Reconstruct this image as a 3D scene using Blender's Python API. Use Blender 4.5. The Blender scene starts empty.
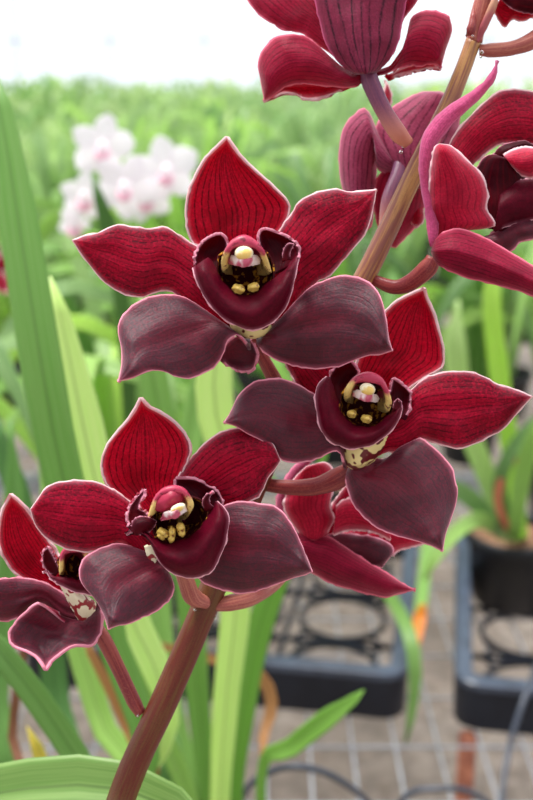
import bpy, math, random
from mathutils import Vector, Matrix, noise
random.seed(7)
SC = bpy.context.scene
COL = SC.collection
# ------------------------------------------------------------------ camera
F = 1050.0
PITCH = math.radians(17.4)
CAM = Vector((0, 0, .75))
FW = Vector((0, math.cos(PITCH), -math.sin(PITCH)))
RT = Vector((1, 0, 0))
UP = Vector((0, math.sin(PITCH), math.cos(PITCH)))
cd = bpy.data.cameras.new('camera')
cam = bpy.data.objects.new('camera', cd)
COL.objects.link(cam)
cam.location = CAM
cam.rotation_euler = (math.pi/2-PITCH, 0, 0)
cd.sensor_fit = 'HORIZONTAL'
cd.lens = 30
cd.sensor_width = 30*533/F
cd.clip_start = .02
cd.dof.use_dof = True
cd.dof.focus_distance = .330
cd.dof.aperture_fstop = 6.8
SC.camera = cam

def P(px, py, D):
    return CAM + D*(FW + (px-266.5)/F*RT + (400-py)/F*UP)
def G(px, py, z=0.0):
    d = FW + (px-266.5)/F*RT + (400-py)/F*UP
    return CAM + d*((z-CAM.z)/d.z)

# ------------------------------------------------------------------ materials
def lin(c):
    return tuple((x/255/12.92 if x/255 <= .04045 else ((x/255+.055)/1.055)**2.4) for x in c)+(1,)

class NT:
    def __init__(s, name):
        s.m = bpy.data.materials.new(name); s.m.use_nodes = True
        s.t = s.m.node_tree; s.t.nodes.clear()
        s.out = s.n('ShaderNodeOutputMaterial')
    def n(s, k, **kw):
        x = s.t.nodes.new(k)
        for a, b in kw.items():
            setattr(x, a, b)
        return x
    def l(s, a, b): s.t.links.new(a, b)
    def set(s, sock, v):
        if hasattr(v, 'is_linked') or isinstance(v, bpy.types.NodeSocket): s.l(v, sock)
        else: sock.default_value = v
    def math(s, op, a, b=None, c=None):
        x = s.n('ShaderNodeMath', operation=op)
        s.set(x.inputs[0], a)
        if b is not None: s.set(x.inputs[1], b)
        if c is not None: s.set(x.inputs[2], c)
        return x.outputs[0]
    def mix(s, f, a, b):
        x = s.n('ShaderNodeMix', data_type='RGBA')
        s.set(x.inputs[0], f); s.set(x.inputs[6], a); s.set(x.inputs[7], b)
        return x.outputs[2]
    def ramp(s, f, lo, hi):
        x = s.n('ShaderNodeMapRange', interpolation_type='SMOOTHSTEP')
        s.set(x.inputs[0], f); x.inputs[1].default_value = lo; x.inputs[2].default_value = hi
        return x.outputs[0]
    def noise(s, vec, scale, detail=2, rough=.5):
        x = s.n('ShaderNodeTexNoise'); x.inputs['Scale'].default_value = scale
        x.inputs['Detail'].default_value = detail; x.inputs['Roughness'].default_value = rough
        if vec is not None: s.l(vec, x.inputs['Vector'])
        return x.outputs[0]

def petal_mat(name, base, vein, rim, trans, tcol, rough=.5, sheen=.25, grey=None, vs=13, vstr=.8, spec=.10, rimw=(1.8, 2.9), g0=.25, g1=.62, flush=None, gran=.35, blotch=.55):
    k = NT(name)
    uv = k.n('ShaderNodeUVMap'); uv.uv_map = 'UVMap'
    sx = k.n('ShaderNodeSeparateXYZ'); k.l(uv.outputs[0], sx.inputs[0])
    obj = k.n('ShaderNodeTexCoord').outputs['Object']
    cmb = k.n('ShaderNodeCombineXYZ')
    k.l(k.math('MULTIPLY', sx.outputs[0], vs), cmb.inputs[0]); k.l(k.math('MULTIPLY', sx.outputs[1], 2.2), cmb.inputs[1])
    vn = k.noise(cmb.outputs[0], 1.0, 3, .6)
    cm2 = k.n('ShaderNodeCombineXYZ')
    k.l(k.math('MULTIPLY', sx.outputs[0], 2.0), cm2.inputs[0]); k.l(k.math('MULTIPLY', sx.outputs[1], 3.0), cm2.inputs[1])
    warp = k.math('MULTIPLY', k.math('SUBTRACT', k.noise(cm2.outputs[0], 1.0, 3, .55), .5), 1.3)
    au = k.math('POWER', k.math('ABSOLUTE', sx.outputs[0]), .85)
    ph = k.math('ADD', k.math('MULTIPLY', au, vs*.55), warp)
    ln_ = k.math('ABSOLUTE', k.math('SINE', k.math('MULTIPLY', ph, math.pi)))
    line = k.math('SUBTRACT', 1.0, k.ramp(ln_, .02, .62))
    line = k.math('MULTIPLY', line, k.math('ADD', .45, k.math('MULTIPLY', k.ramp(vn, .35, .6), .55)))
    line = k.math('MULTIPLY', line, k.math('SUBTRACT', 1.0, k.math('MULTIPLY', k.ramp(sx.outputs[1], .6, 1.0), .5)))
    vm = k.math('MULTIPLY', k.math('MAXIMUM', line, k.math('MULTIPLY', k.ramp(vn, .52, .7), .45)), vstr)
    mid = k.math('SUBTRACT', 1.0, k.ramp(k.math('ABSOLUTE', sx.outputs[0]), 0.0, .05))
    vm = k.math('MAXIMUM', vm, k.math('MULTIPLY', mid, .7*vstr))
    c = k.mix(vm, lin(base), lin(vein))
    if grey:
        gn = k.math('ADD', k.math('MULTIPLY', k.noise(obj, 60, 3), .45), k.math('ADD', k.math('MULTIPLY', sx.outputs[1], .38), k.math('MULTIPLY', k.math('ABSOLUTE', sx.outputs[0]), .32)))
        c = k.mix(k.math('MULTIPLY', k.ramp(gn, g0, g1), .85), c, lin(grey))
    fine = k.noise(obj, 1300, 2)
    c = k.mix(k.math('MULTIPLY', k.ramp(fine, .45, .62), gran), c, lin(tuple(min(255, x*1.35) for x in base)))
    c = k.mix(k.math('MULTIPLY', k.ramp(k.noise(obj, 75, 4, .6), .46, .72), blotch), c, lin(vein))
    ed = k.n('ShaderNodeAttribute', attribute_name='edge').outputs['Fac']
    en = k.math('ADD', ed, k.math('MULTIPLY', k.math('SUBTRACT', k.noise(obj, 500, 2), .5), 1.2))
    fl = flush or tuple(int(.5*a+.5*b) for a, b in zip(base, rim))
    c = k.mix(k.math('MULTIPLY', k.math('SUBTRACT', 1.0, k.ramp(en, rimw[0], rimw[1]*2.2)), .42), c, lin(fl))
    c = k.mix(k.math('SUBTRACT', 1.0, k.ramp(en, rimw[0]*.35, rimw[1]*.75)), c, lin(rim))
    p = k.n('ShaderNodeBsdfPrincipled'); k.l(c, p.inputs['Base Color'])
    p.inputs['Roughness'].default_value = rough; p.inputs['Specular IOR Level'].default_value = spec
    p.inputs['Sheen Weight'].default_value = sheen; p.inputs['Sheen Roughness'].default_value = .4
    p.inputs['Sheen Tint'].default_value = (1, .75, .85, 1)
    b = k.n('ShaderNodeBump'); b.inputs['Strength'].default_value = .35; b.inputs['Distance'].default_value = .0003
    k.l(k.math('ADD', fine, k.math('MULTIPLY', vn, -2.0)), b.inputs['Height']); k.l(b.outputs[0], p.inputs['Normal'])
    t = k.n('ShaderNodeBsdfTranslucent'); k.l(k.mix(k.math('MULTIPLY', vm, .8), lin(tcol), lin(vein)), t.inputs[0])
    m = k.n('ShaderNodeMixShader'); m.inputs[0].default_value = trans
    k.l(p.outputs[0], m.inputs[1]); k.l(t.outputs[0], m.inputs[2]); k.l(m.outputs[0], k.out.inputs[0])
    return k.m

def simple(name, col, rough=.5, col2=None, scale=30, spec=.5, metal=0, bump=0, trans=0, lo=.35, hi=.65, coord='Object', sheen=0, transm=0, detail=3):
    k = NT(name)
    tc = k.n('ShaderNodeTexCoord').outputs[coord]
    n = k.noise(tc, scale, detail)
    c = k.mix(k.ramp(n, lo, hi), lin(col), lin(col2 or tuple(x*.8 for x in col)))
    p = k.n('ShaderNodeBsdfPrincipled'); k.l(c, p.inputs['Base Color'])
    p.inputs['Roughness'].default_value = rough; p.inputs['Specular IOR Level'].default_value = spec
    p.inputs['Metallic'].default_value = metal; p.inputs['Sheen Weight'].default_value = sheen
    p.inputs['Transmission Weight'].default_value = transm
    if bump:
        b = k.n('ShaderNodeBump'); b.inputs['Strength'].default_value = bump; b.inputs['Distance'].default_value = .002
        k.l(n, b.inputs['Height']); k.l(b.outputs[0], p.inputs['Normal'])
    if trans:
        t = k.n('ShaderNodeBsdfTranslucent'); k.l(c, t.inputs[0])
        m = k.n('ShaderNodeMixShader'); m.inputs[0].default_value = trans
        k.l(p.outputs[0], m.inputs[1]); k.l(t.outputs[0], m.inputs[2]); k.l(m.outputs[0], k.out.inputs[0])
    else: k.l(p.outputs[0], k.out.inputs[0])
    return k.m

def leaf_mat(name, a, b, trans=.4, rough=.42):
    k = NT(name)
    uv = k.n('ShaderNodeUVMap'); uv.uv_map = 'UVMap'
    sx = k.n('ShaderNodeSeparateXYZ'); k.l(uv.outputs[0], sx.inputs[0])
    cmb = k.n('ShaderNodeCombineXYZ')
    k.l(k.math('MULTIPLY', sx.outputs[0], 9.0), cmb.inputs[0]); k.l(k.math('MULTIPLY', sx.outputs[1], 1.3), cmb.inputs[1])
    n = k.noise(cmb.outputs[0], 1.0, 3)
    c = k.mix(k.ramp(n, .3, .7), lin(a), lin(b))
    mid = k.math('SUBTRACT', 1.0, k.ramp(k.math('ABSOLUTE', sx.outputs[0]), .02, .09))
    c = k.mix(k.math('MULTIPLY', mid, .5), c, lin(tuple(x*.7 for x in a)))
    oi = k.n('ShaderNodeObjectInfo').outputs['Random']
    hs = k.n('ShaderNodeHueSaturation'); k.l(c, hs.inputs['Color'])
    k.l(k.math('MULTIPLY_ADD', oi, .5, .70), hs.inputs['Value'])
    k.l(k.math('MULTIPLY_ADD', oi, -.04, .515), hs.inputs['Hue'])
    c = hs.outputs[0]
    p = k.n('ShaderNodeBsdfPrincipled'); k.l(c, p.inputs['Base Color']); p.inputs['Roughness'].default_value = rough
    t = k.n('ShaderNodeBsdfTranslucent'); k.l(c, t.inputs[0])
    m = k.n('ShaderNodeMixShader'); m.inputs[0].default_value = trans
    k.l(p.outputs[0], m.inputs[1]); k.l(t.outputs[0], m.inputs[2]); k.l(m.outputs[0], k.out.inputs[0])
    return k.m

RIM = (255, 222, 226)
M = {}
M['dorsal'] = petal_mat('crimson_sepal', (172, 5, 40), (48, 0, 12), RIM, .36, (255, 12, 50), vs=13, vstr=.95, sheen=.0, gran=.5)
M['petal'] = petal_mat('crimson_petal', (150, 8, 42), (40, 1, 17), RIM, .26, (255, 20, 60), vs=12, vstr=.9, grey=(66, 15, 34), sheen=.1, gran=.5, g0=.40, g1=.82)
M['sepal'] = petal_mat('dusky_sepal', (96, 8, 34), (38, 4, 20), (240, 150, 172), .12, (230, 20, 60), vs=14, vstr=.5, grey=(56, 25, 39), sheen=.22, spec=.3)
M['lip'] = petal_mat('velvet_lip', (80, 1, 24), (44, 0, 13), (250, 185, 200), .08, (200, 6, 40), vs=3, vstr=.3, rough=.5, sheen=.0, spec=.10, rimw=(1.4, 2.2))
M['lobe'] = petal_mat('lip_lobe', (46, 1, 14), (104, 3, 22), (215, 140, 160), .12, (200, 10, 40), vs=7, vstr=.6, rimw=(.6, 1.2), sheen=.0)
M['back'] = petal_mat('petal_reverse', (134, 18, 50), (74, 6, 28), (235, 120, 145), .24, (250, 20, 70), vs=11, vstr=.8, sheen=.2)
M['mauve'] = petal_mat('mauve_reverse', (150, 62, 92), (74, 10, 38), (226, 130, 160), .2, (240, 50, 110), vs=7, vstr=1., sheen=.4, blotch=.3)
M['darkback'] = petal_mat('dark_reverse', (108, 32, 58), (36, 4, 22), (190, 80, 120), .18, (230, 20, 70), vs=7, vstr=1.0, sheen=.25)
M['pinkcurl'] = petal_mat('pink_sepal_reverse', (200, 84, 130), (166, 50, 100), (200, 110, 150), .25, (255, 80, 140), vs=7, vstr=.6, sheen=.4, blotch=.2)
M['cup'] = petal_mat('cupped_petal', (176, 24, 56), (116, 6, 34), (255, 215, 222), .25, (255, 30, 80), vs=9, vstr=.7, sheen=.25, rimw=(2.2, 3.8))

def column_mat():
    k = NT('column_skin')
    uv = k.n('ShaderNodeUVMap'); uv.uv_map = 'UVMap'
    sx = k.n('ShaderNodeSeparateXYZ'); k.l(uv.outputs[0], sx.inputs[0])
    obj = k.n('ShaderNodeTexCoord').outputs['Object']
    a = k.math('ADD', k.math('ABSOLUTE', sx.outputs[0]), k.math('MULTIPLY', k.math('SUBTRACT', k.noise(obj, 400, 2), .5), .3))
    c = k.mix(k.ramp(a, .52, .70), lin((182, 46, 80)), lin((246, 212, 130)))
    c = k.mix(k.ramp(k.noise(obj, 700, 2), .58, .68), c, lin((120, 20, 45)))
    p = k.n('ShaderNodeBsdfPrincipled'); k.l(c, p.inputs['Base Color']); p.inputs['Roughness'].default_value = .4
    k.l(p.outputs[0], k.out.inputs[0]); return k.m
M['column'] = column_mat()
M['hood'] = simple('column_hood_skin', (188, 50, 82), .4, (150, 26, 56), 160, spec=.3)
M['throat'] = simple('throat_dark', (64, 10, 18), .6, (214, 150, 50), 520, lo=.54, hi=.66, spec=.1)
M['cap'] = simple('anther_cap', (250, 240, 205), .3, (240, 200, 110), 160, lo=.5, hi=.62)
M['cheek'] = simple('stigma_cheek', (244, 224, 222), .3, (196, 84, 110), 150, lo=.5, hi=.62)
M['callus'] = simple('callus_yellow', (226, 190, 96), .35, (120, 50, 30), 420, lo=.56, hi=.66)
M['lipbase'] = simple('spotted_lip_base', (232, 220, 190), .4, (150, 30, 40), 330, lo=.55, hi=.60, detail=1)
M['ypbase'] = simple('yellow_lip_base', (226, 204, 140), .4, (96, 20, 26), 300, lo=.50, hi=.57, detail=1)
def stem_mat(name, a, b, c2, sc=180, zmix=None):
    k = NT(name)
    obj = k.n('ShaderNodeTexCoord').outputs['Object']
    uv = k.n('ShaderNodeUVMap'); uv.uv_map = 'UVMap'; su = k.n('ShaderNodeSeparateXYZ'); k.l(uv.outputs[0], su.inputs[0])
    cu = k.n('ShaderNodeCombineXYZ'); tau = k.math('MULTIPLY', su.outputs[0], 2*math.pi)
    k.l(k.math('MULTIPLY', k.math('COSINE', tau), 4.0), cu.inputs[0]); k.l(k.math('MULTIPLY', k.math('SINE', tau), 4.0), cu.inputs[1]); k.l(k.math('MULTIPLY', su.outputs[1], 45.0), cu.inputs[2])
    n = k.math('ADD', k.math('MULTIPLY', k.noise(obj, 25, 3), .4), k.math('MULTIPLY', k.noise(cu.outputs[0], 1.0, 3, .6), .6)); f = k.noise(obj, sc*12, 2)
    c = k.mix(k.ramp(n, .42, .58), lin(a), lin(b))
    c = k.mix(k.math('MULTIPLY', k.ramp(f, .5, .65), .28), c, lin(c2))
    if zmix:
        sz = k.n('ShaderNodeSeparateXYZ'); k.l(obj, sz.inputs[0])
        c = k.mix(k.math('SUBTRACT', 1.0, k.ramp(sz.outputs[2], -.013, .002)), c, lin(zmix))
    p = k.n('ShaderNodeBsdfPrincipled'); k.l(c, p.inputs['Base Color']); p.inputs['Roughness'].default_value = .38
    p.inputs['Specular IOR Level'].default_value = .28
    b_ = k.n('ShaderNodeBump'); b_.inputs['Strength'].default_value = .2; b_.inputs['Distance'].default_value = .0003
    k.l(f, b_.inputs['Height']); k.l(b_.outputs[0], p.inputs['Normal'])
    k.l(p.outputs[0], k.out.inputs[0]); return k.m
M['stem'] = stem_mat('flower_stem', (104, 44, 32), (106, 68, 38), (66, 26, 26))
M['stemup'] = stem_mat('upper_stem', (184, 134, 84), (136, 82, 74), (128, 98, 52))
M['ped_brown'] = stem_mat('brown_pedicel', (158, 72, 66), (122, 44, 52), (176, 106, 84))
M['ped_purple'] = stem_mat('purple_pedicel', (118, 70, 100), (140, 80, 104), (84, 40, 68), zmix=(214, 136, 112))
M['ped_peach'] = stem_mat('peach_pedicel', (190, 118, 100), (158, 80, 76), (206, 140, 110))
M['bract'] = simple('papery_bract', (206, 160, 120), .5, (170, 80, 90), 60)
def glass():
    k = NT('nectar'); p = k.n('ShaderNodeBsdfPrincipled'); p.inputs['Transmission Weight'].default_value = 1
    p.inputs['Roughness'].default_value = .02; p.inputs['IOR'].default_value = 1.34; k.l(p.outputs[0], k.out.inputs[0]); return k.m
M['drop'] = glass()
M['leaf'] = leaf_mat('strap_leaf_green', (140, 190, 92), (164, 208, 118), 0.42)
M['leafb'] = leaf_mat('strap_leaf_bright', (160, 214, 88), (182, 224, 116), 0.45)
M['leafd'] = leaf_mat('strap_leaf_deep', (100, 150, 72), (128, 172, 94), 0.38)
M['leafp'] = leaf_mat('strap_leaf_pale', (206, 238, 150), (220, 242, 172), 0.48)
M['leaff'] = leaf_mat('strap_leaf_field', (122, 174, 90), (186, 216, 150), 0.45)
M['leafm'] = leaf_mat('strap_leaf_light', (164, 216, 104), (184, 226, 128), .45)
M['leafy'] = leaf_mat('yellowing_leaf', (226, 190, 60), (170, 190, 80), .4)
M['leafo'] = leaf_mat('orange_leaf_spot', (236, 180, 30), (226, 120, 30), .4)
M['dead'] = leaf_mat('withered_leaf', (178, 112, 66), (206, 142, 92), .3, .6)
M['deadd'] = leaf_mat('dark_withered_leaf', (110, 70, 46), (150, 96, 60), .2, .6)
M['black'] = simple('black_plastic', (20, 24, 34), .4, (28, 33, 44), 20, spec=.3)
M['pot'] = simple('pot_plastic', (18, 19, 23), .45, (26, 27, 32), 20)
M['bark'] = simple('bark_medium', (150, 112, 82), .9, (84, 58, 42), 90, bump=.8)
M['traytop'] = simple('tray_rim_painted_sheen', (74, 84, 102), .32, (58, 66, 82), 25)  # black plastic rim; its grey-blue sheen is put into the base colour
M['wire'] = simple('galvanised_wire', (176, 180, 188), .4, (150, 154, 162), 40, metal=.4)
M['rust'] = simple('rusty_steel', (170, 104, 76), .7, (120, 64, 46), 60)
M['tube'] = simple('black_tubing', (48, 54, 66), .35, (60, 66, 80), 30)
M['floor'] = None
M['white'] = petal_mat('white_petal', (254, 250, 252), (250, 232, 240), (255, 252, 253), .6, (255, 252, 255), vs=6, vstr=.15, sheen=.0, blotch=.0)
M['wlip'] = petal_mat('pink_lip', (248, 208, 222), (238, 170, 196), (252, 232, 240), .3, (255, 180, 205), vs=6, vstr=.5, sheen=0)

# ------------------------------------------------------------------ object helpers
WP = {}
def wloc(o): return WP.get(o.name, Vector((0, 0, 0)))
def empty(name, loc, label=None, cat=None, group=None, parent=None):
    o = bpy.data.objects.new(name, None); COL.objects.link(o)
    o.empty_display_size = .05
    WP[o.name] = Vector(loc)
    if parent: o.parent = parent; o.location = Vector(loc)-wloc(parent)
    else: o.location = loc
    if label: o['label'] = label
    if cat: o['category'] = cat
    if group: o['group'] = group
    return o
def tag(o, label=None, cat=None, group=None, kind=None):
    if label: o['label'] = label
    if cat: o['category'] = cat
    if group: o['group'] = group
    if kind: o['kind'] = kind
    return o
def mesh(name, vs, fs, mats, parent=None, smooth=True, uvs=None, edge=None, midx=None, origin=None):
    vs = [Vector(v) for v in vs]
    if origin is None:
        c = Vector((0, 0, 0))
        for v in vs: c += v
        c /= max(1, len(vs))
    else: c = Vector(origin)
    me = bpy.data.meshes.new(name)
    me.from_pydata([tuple(v-c) for v in vs], [], fs)
    if not isinstance(mats, (list, tuple)): mats = [mats]
    for m in mats: me.materials.append(m)
    if uvs:
        ul = me.uv_layers.new(name='UVMap')
        for lp in me.loops: ul.data[lp.index].uv = uvs[lp.vertex_index]
    if edge:
        at = me.attributes.new('edge', 'FLOAT', 'POINT')
        at.data.foreach_set('value', edge)
    if midx:
        me.polygons.foreach_set('material_index', midx)
    if smooth: me.polygons.foreach_set('use_smooth', [True]*len(me.polygons))
    o = bpy.data.objects.new(name, me); COL.objects.link(o)
    WP[o.name] = c
    if parent: o.parent = parent; o.location = c-wloc(parent)
    else: o.location = c
    return o

def crom(pts, n):
    """Catmull-Rom through pts resampled evenly by length to n+1 points"""
    k = len(pts)
    if k == 1: return [Vector(pts[0])]*(n+1)
    p = [Vector(q) for q in pts]
    ext = [p[0]*2-p[1]]+p+[p[-1]*2-p[-2]]
    dense = []
    for i in range(k-1):
        a, b, c, d = ext[i:i+4]
        for j in range(16):
            t = j/16
            dense.append(.5*((2*b)+(c-a)*t+(2*a-5*b+4*c-d)*t*t+(3*b-a-3*c+d)*t**3))
    dense.append(p[-1])
    L = [0]
    for i in range(1, len(dense)): L.append(L[-1]+(dense[i]-dense[i-1]).length)
    out = []; j = 0
    for i in range(n+1):
        s = L[-1]*i/n
        while j < len(L)-2 and L[j+1] < s: j += 1
        seg = max(1e-9, L[j+1]-L[j])
        out.append(dense[j].lerp(dense[j+1], min(1, (s-L[j])/seg)))
    return out

PX = .33/F            # metres per pixel at the flower distance
def patch(name, parent, L, R, mat, D, tip=1.5, pw=1.3, base=0., bulge=.35, keel=0., ruf=.12, mat2=None,
          nu=26, nv=34, thick=.0009, u0=-1., u1=1., rimbase=True, cap=True, twist=0., seed=0):
    """petal: L/R = edge points in pixels from base to tip (optional third value: cm towards camera)."""
    def prep(A):
        k = len(A); out = []
        # cumulative length for profile
        s = [0]
        for i in range(1, k): s.append(s[-1]+math.hypot(A[i][0]-A[i-1][0], A[i][1]-A[i-1][1]))
        for i, a in enumerate(A):
            v = s[i]/s[-1]
            d = base+(tip-base)*v**pw+(a[2] if len(a) > 2 else 0)
            out.append((a[0], a[1], d/ (PX*100)))     # depth in px too
        return crom(out, nv)
    A, B = prep(L), prep(R)
    vs, uvs, ed = [], [], []
    for j in range(nv+1):
        v = j/nv
        a, b = A[j], B[j]
        w = math.hypot(a.x-b.x, a.y-b.y)/2
        for i in range(nu+1):
            s = -math.cos(math.pi*i/nu)           # dense at the edges
            q = a.lerp(b, (s+1)/2)
            env = min(1, w/12)
            d = bulge*(1-s*s)*env*100*.01/(PX*100)
            d -= keel*math.exp(-(s/.16)**2)*env*(1-v*.6)/(PX*100)
            d += twist*s*env/(PX*100)
            sd = seed+parent_seed[0]
            nz = noise.noise(Vector((v*9+sd*3.1, (2 if s > 0 else -2)+sd, 0)))*1.4+.5*noise.noise(Vector((v*23+sd, (2 if s > 0 else -2), 5)))
            d += ruf*(2.0 if ruf > .075 else 1)*(abs(s)**5)*nz*env/(PX*100)*math.sin(math.pi*min(1, v*1.0+.05))
            d += (.13*noise.noise(Vector((q.x*.03+sd, q.y*.03, sd)))+.045*noise.noise(Vector((q.x*.09+sd, q.y*.09, sd))))/(PX*100)
            qx = q.x; qy = q.y
            # fine irregular rim
            if abs(s) > .97 and .04 < v < .96:
                wob = 1.1*noise.noise(Vector((v*38+sd, s*3, 1)))+(1.6 if ruf > .075 else .4)*noise.noise(Vector((v*15+sd, s*3, 7)))
                dx, dy = (b.x-a.x), (b.y-a.y); ln = math.hypot(dx, dy) or 1
                qx += dx/ln*wob; qy += dy/ln*wob
            DD = D-(q.z+d)*PX
            vs.append(P(qx, qy, DD))
            uu = u0+(u1-u0)*(s+1)/2
            uvs.append((uu, v))
            e = (1-abs(uu))*w*2/(u1-u0)
            if rimbase: e += max(0, 1-v/.12)*9
            if cap is False: e += max(0, (v-.9)/.1)*9
            ed.append(e)
    fs = []
    for j in range(nv):
        for i in range(nu):
            k = j*(nu+1)+i
            fs.append((k, k+1, k+nu+2, k+nu+1))
    # orient to camera at the middle
    tot = 0
    for f in fs[::7]:
        n_ = (vs[f[1]]-vs[f[0]]).cross(vs[f[3]]-vs[f[0]])
        tot += 1 if n_.dot(CAM-vs[f[0]]) > 0 else -1
    if tot < 0: fs = [tuple(reversed(f)) for f in fs]
    mats = [mat, mat2 or M['back']]
    o = mesh(name, vs, fs, mats, parent, uvs=uvs, edge=ed)
    m = o.modifiers.new('solid', 'SOLIDIFY'); m.thickness = thick; m.offset = -1; m.material_offset = 1; m.material_offset_rim = 0
    return o
parent_seed = [0]

def tube(name, pts, mat, parent=None, seg=14, n=30, groove=0., cap=True, bumpy=0.):
    """pts: world Vector + radius tuples"""
    A = crom([(p[0][0], p[0][1], p[0][2]) for p in pts], n)
    # radius by matching arclength of control points
    s = [0]
    for i in range(1, len(pts)): s.append(s[-1]+(Vector(pts[i][0])-Vector(pts[i-1][0])).length)
    def rad(t):
        x = t*s[-1]
        for i in range(1, len(s)):
            if x <= s[i]+1e-12:
                f = (x-s[i-1])/max(1e-9, s[i]-s[i-1]); f = f*f*(3-2*f)
                return pts[i-1][1]+(pts[i][1]-pts[i-1][1])*f
        return pts[-1][1]
    vs, fs = [], []
    t0 = (A[1]-A[0]).normalized()
    nrm = t0.cross(Vector((0, 1, .3))).normalized()
    for j in range(n+1):
        t = ((A[min(n, j+1)]-A[max(0, j-1)])).normalized()
        nrm = (nrm-t*nrm.dot(t)).normalized(); bn = t.cross(nrm)
        r = rad(j/n)
        for i in range(seg):
            a = 2*math.pi*i/seg
            rr = r*(1-groove*.5*(1+math.cos(3*a)))
            if bumpy: rr *= 1+bumpy*noise.noise(Vector((j*.4, math.cos(a)*1.5, math.sin(a)*1.5)))
            vs.append(A[j]+rr*(math.cos(a)*nrm+math.sin(a)*bn))
    for j in range(n):
        for i in range(seg):
            a = j*seg+i; b = j*seg+(i+1) % seg
            fs.append((a, b, b+seg, a+seg))
    if cap:
        fs.append(tuple(reversed(range(seg)))); fs.append(tuple(range(n*seg, n*seg+seg)))
    if name is None: return vs, fs
    uvs = [(i/seg, j/n*s[-1]) for j in range(n+1) for i in range(seg)]
    return mesh(name, vs, fs, mat, parent, uvs=uvs)
def ptube(name, pts, mat, parent, **kw):
    """pts: (px,py,D,radius_px)"""
    return tube(name, [(P(a, b, c), r*c/F) for a, b, c, r in pts], mat, parent, **kw)

def ell(name, c, rx, ry, rz, mat, parent, D, rot=0, seg=16, bump=0.):
    """ellipsoid: c=(px,py,cm toward camera), radii in px; ry vertical, rz in depth"""
    vs, fs = [], []
    cr, sr = math.cos(rot), math.sin(rot)
    for j in range(seg+1):
        th = math.pi*j/seg
        for i in range(seg):
            ph = 2*math.pi*i/seg
            x, y, z = rx*math.sin(th)*math.cos(ph), -ry*math.cos(th), rz*math.sin(th)*math.sin(ph)
            if bump:
                f = 1+bump*noise.noise(Vector((x, y, z))*.25); x *= f; y *= f; z *= f
            X = cr*x-sr*y; Y = sr*x+cr*y
            vs.append(P(c[0]+X, c[1]+Y, D-c[2]*.01-z*PX))
    for j in range(seg):
        for i in range(seg):
            a = j*seg+i; b = j*seg+(i+1) % seg
            fs.append((a, a+seg, b+seg, b))
    return mesh(name, vs, fs, mat, parent)

def column(parent, D, front, back, dback=.2, dfront=2.0, mat=None):
    """arched hood: front and back = arc of (px,py[,dd]) left foot -> top -> right foot"""
    nu, nv = 28, 14
    Fp = crom([(a[0], a[1], (a[2] if len(a) > 2 else 0)) for a in front], nu)
    Bp = crom([(a[0], a[1], 0) for a in back], nu)
    vs, uvs, fs = [], [], []
    cx = sum(p.x for p in Fp)/len(Fp); cy = sum(p.y for p in Fp)/len(Fp)
    for j in range(nv+4):
        for i in range(nu+1):
            u = -1+2*i/nu
            if j <= nv:
                t = j/nv
                q = Bp[i].lerp(Fp[i], t**.8)
                d = dback+(dfront-dback)*t+Fp[i].z*t
                sw = 1+.06*math.sin(math.pi*t)
                x = cx+(q.x-cx)*sw; y = cy+(q.y-cy)*sw
            else:           # rolled hood edge turning inwards
                k_ = (j-nv)
                top = max(0, 1-(abs(u)/.62)**2)
                sh = (.93, .82, .72)[k_-1]-top*(.06, .22, .42)[k_-1]
                x = cx+(Fp[i].x-cx)*(sh+.20*top*(k_-1)); y = cy+(Fp[i].y-cy)*sh
                d = dfront+Fp[i].z+(.12, .06, -.2)[k_-1]+top*(.02, .08, .30)[k_-1]
            vs.append(P(x, y, D-d*.01)); uvs.append((u, j/(nv+3)))
    for j in range(nv+3):
        for i in range(nu):
            k_ = j*(nu+1)+i
            fs.append((k_, k_+1, k_+nu+2, k_+nu+1))
    o = mesh('column', vs, fs, mat or M['column'], parent, uvs=uvs)
    m = o.modifiers.new('solid', 'SOLIDIFY'); m.thickness = .0006; m.offset = 0
    return o

def crescent(parent, cx, cy, sc, rot, d, D):
    c_, s_ = math.cos(rot), math.sin(rot)
    T = lambda L: [(cx+sc*(c_*x-s_*y), cy+sc*(s_*x+c_*y), dd) for x, y, dd in L]
    return patch('stigma', parent, T([(-17, 0, -.5), (-12, -4, -.2), (-6, -3, .1), (0, -1, .2), (6, -3, .1), (12, -4, -.2), (17, 0, -.5)]),
                 T([(-16, 5, -.5), (-12, 6, -.3), (-6, 7, 0), (0, 8.5, .1), (6, 7, 0), (12, 6, -.3), (16, 5, -.5)]), M['cheek'], D, base=d, tip=d, bulge=.18, ruf=0, nu=10, nv=24, mat2=M['cheek'])

def bowl(name, parent, D, rim, depth, mat, dr=1.0):
    """hollow cup: rim = closed polygon px, sinks 'depth' cm away from the camera"""
    n = 32
    R_ = crom([(a[0], a[1], 0) for a in rim]+[(rim[0][0], rim[0][1], 0)], n)[:-1]
    cx = sum(p.x for p in R_)/n; cy = sum(p.y for p in R_)/n
    vs, fs = [], []
    K = 8
    for j in range(K):
        t = j/K
        for p in R_:
            vs.append(P(cx+(p.x-cx)*math.cos(t*math.pi/2)**.7, cy+(p.y-cy)*math.cos(t*math.pi/2)**.7, D-(dr-depth*math.sin(t*math.pi/2))*.01))
    vs.append(P(cx, cy, D-(dr-depth)*.01))
    for j in range(K-1):
        for i in range(n):
            a = j*n+i; b = j*n+(i+1) % n
            fs.append((a, b, b+n, a+n))
    for i in range(n): fs.append(((K-1)*n+i, (K-1)*n+(i+1) % n, K*n))
    o = mesh(name, vs, fs, mat, parent)
    m = o.modifiers.new('solid', 'SOLIDIFY'); m.thickness = .0006; m.offset = 0
    return o

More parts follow.
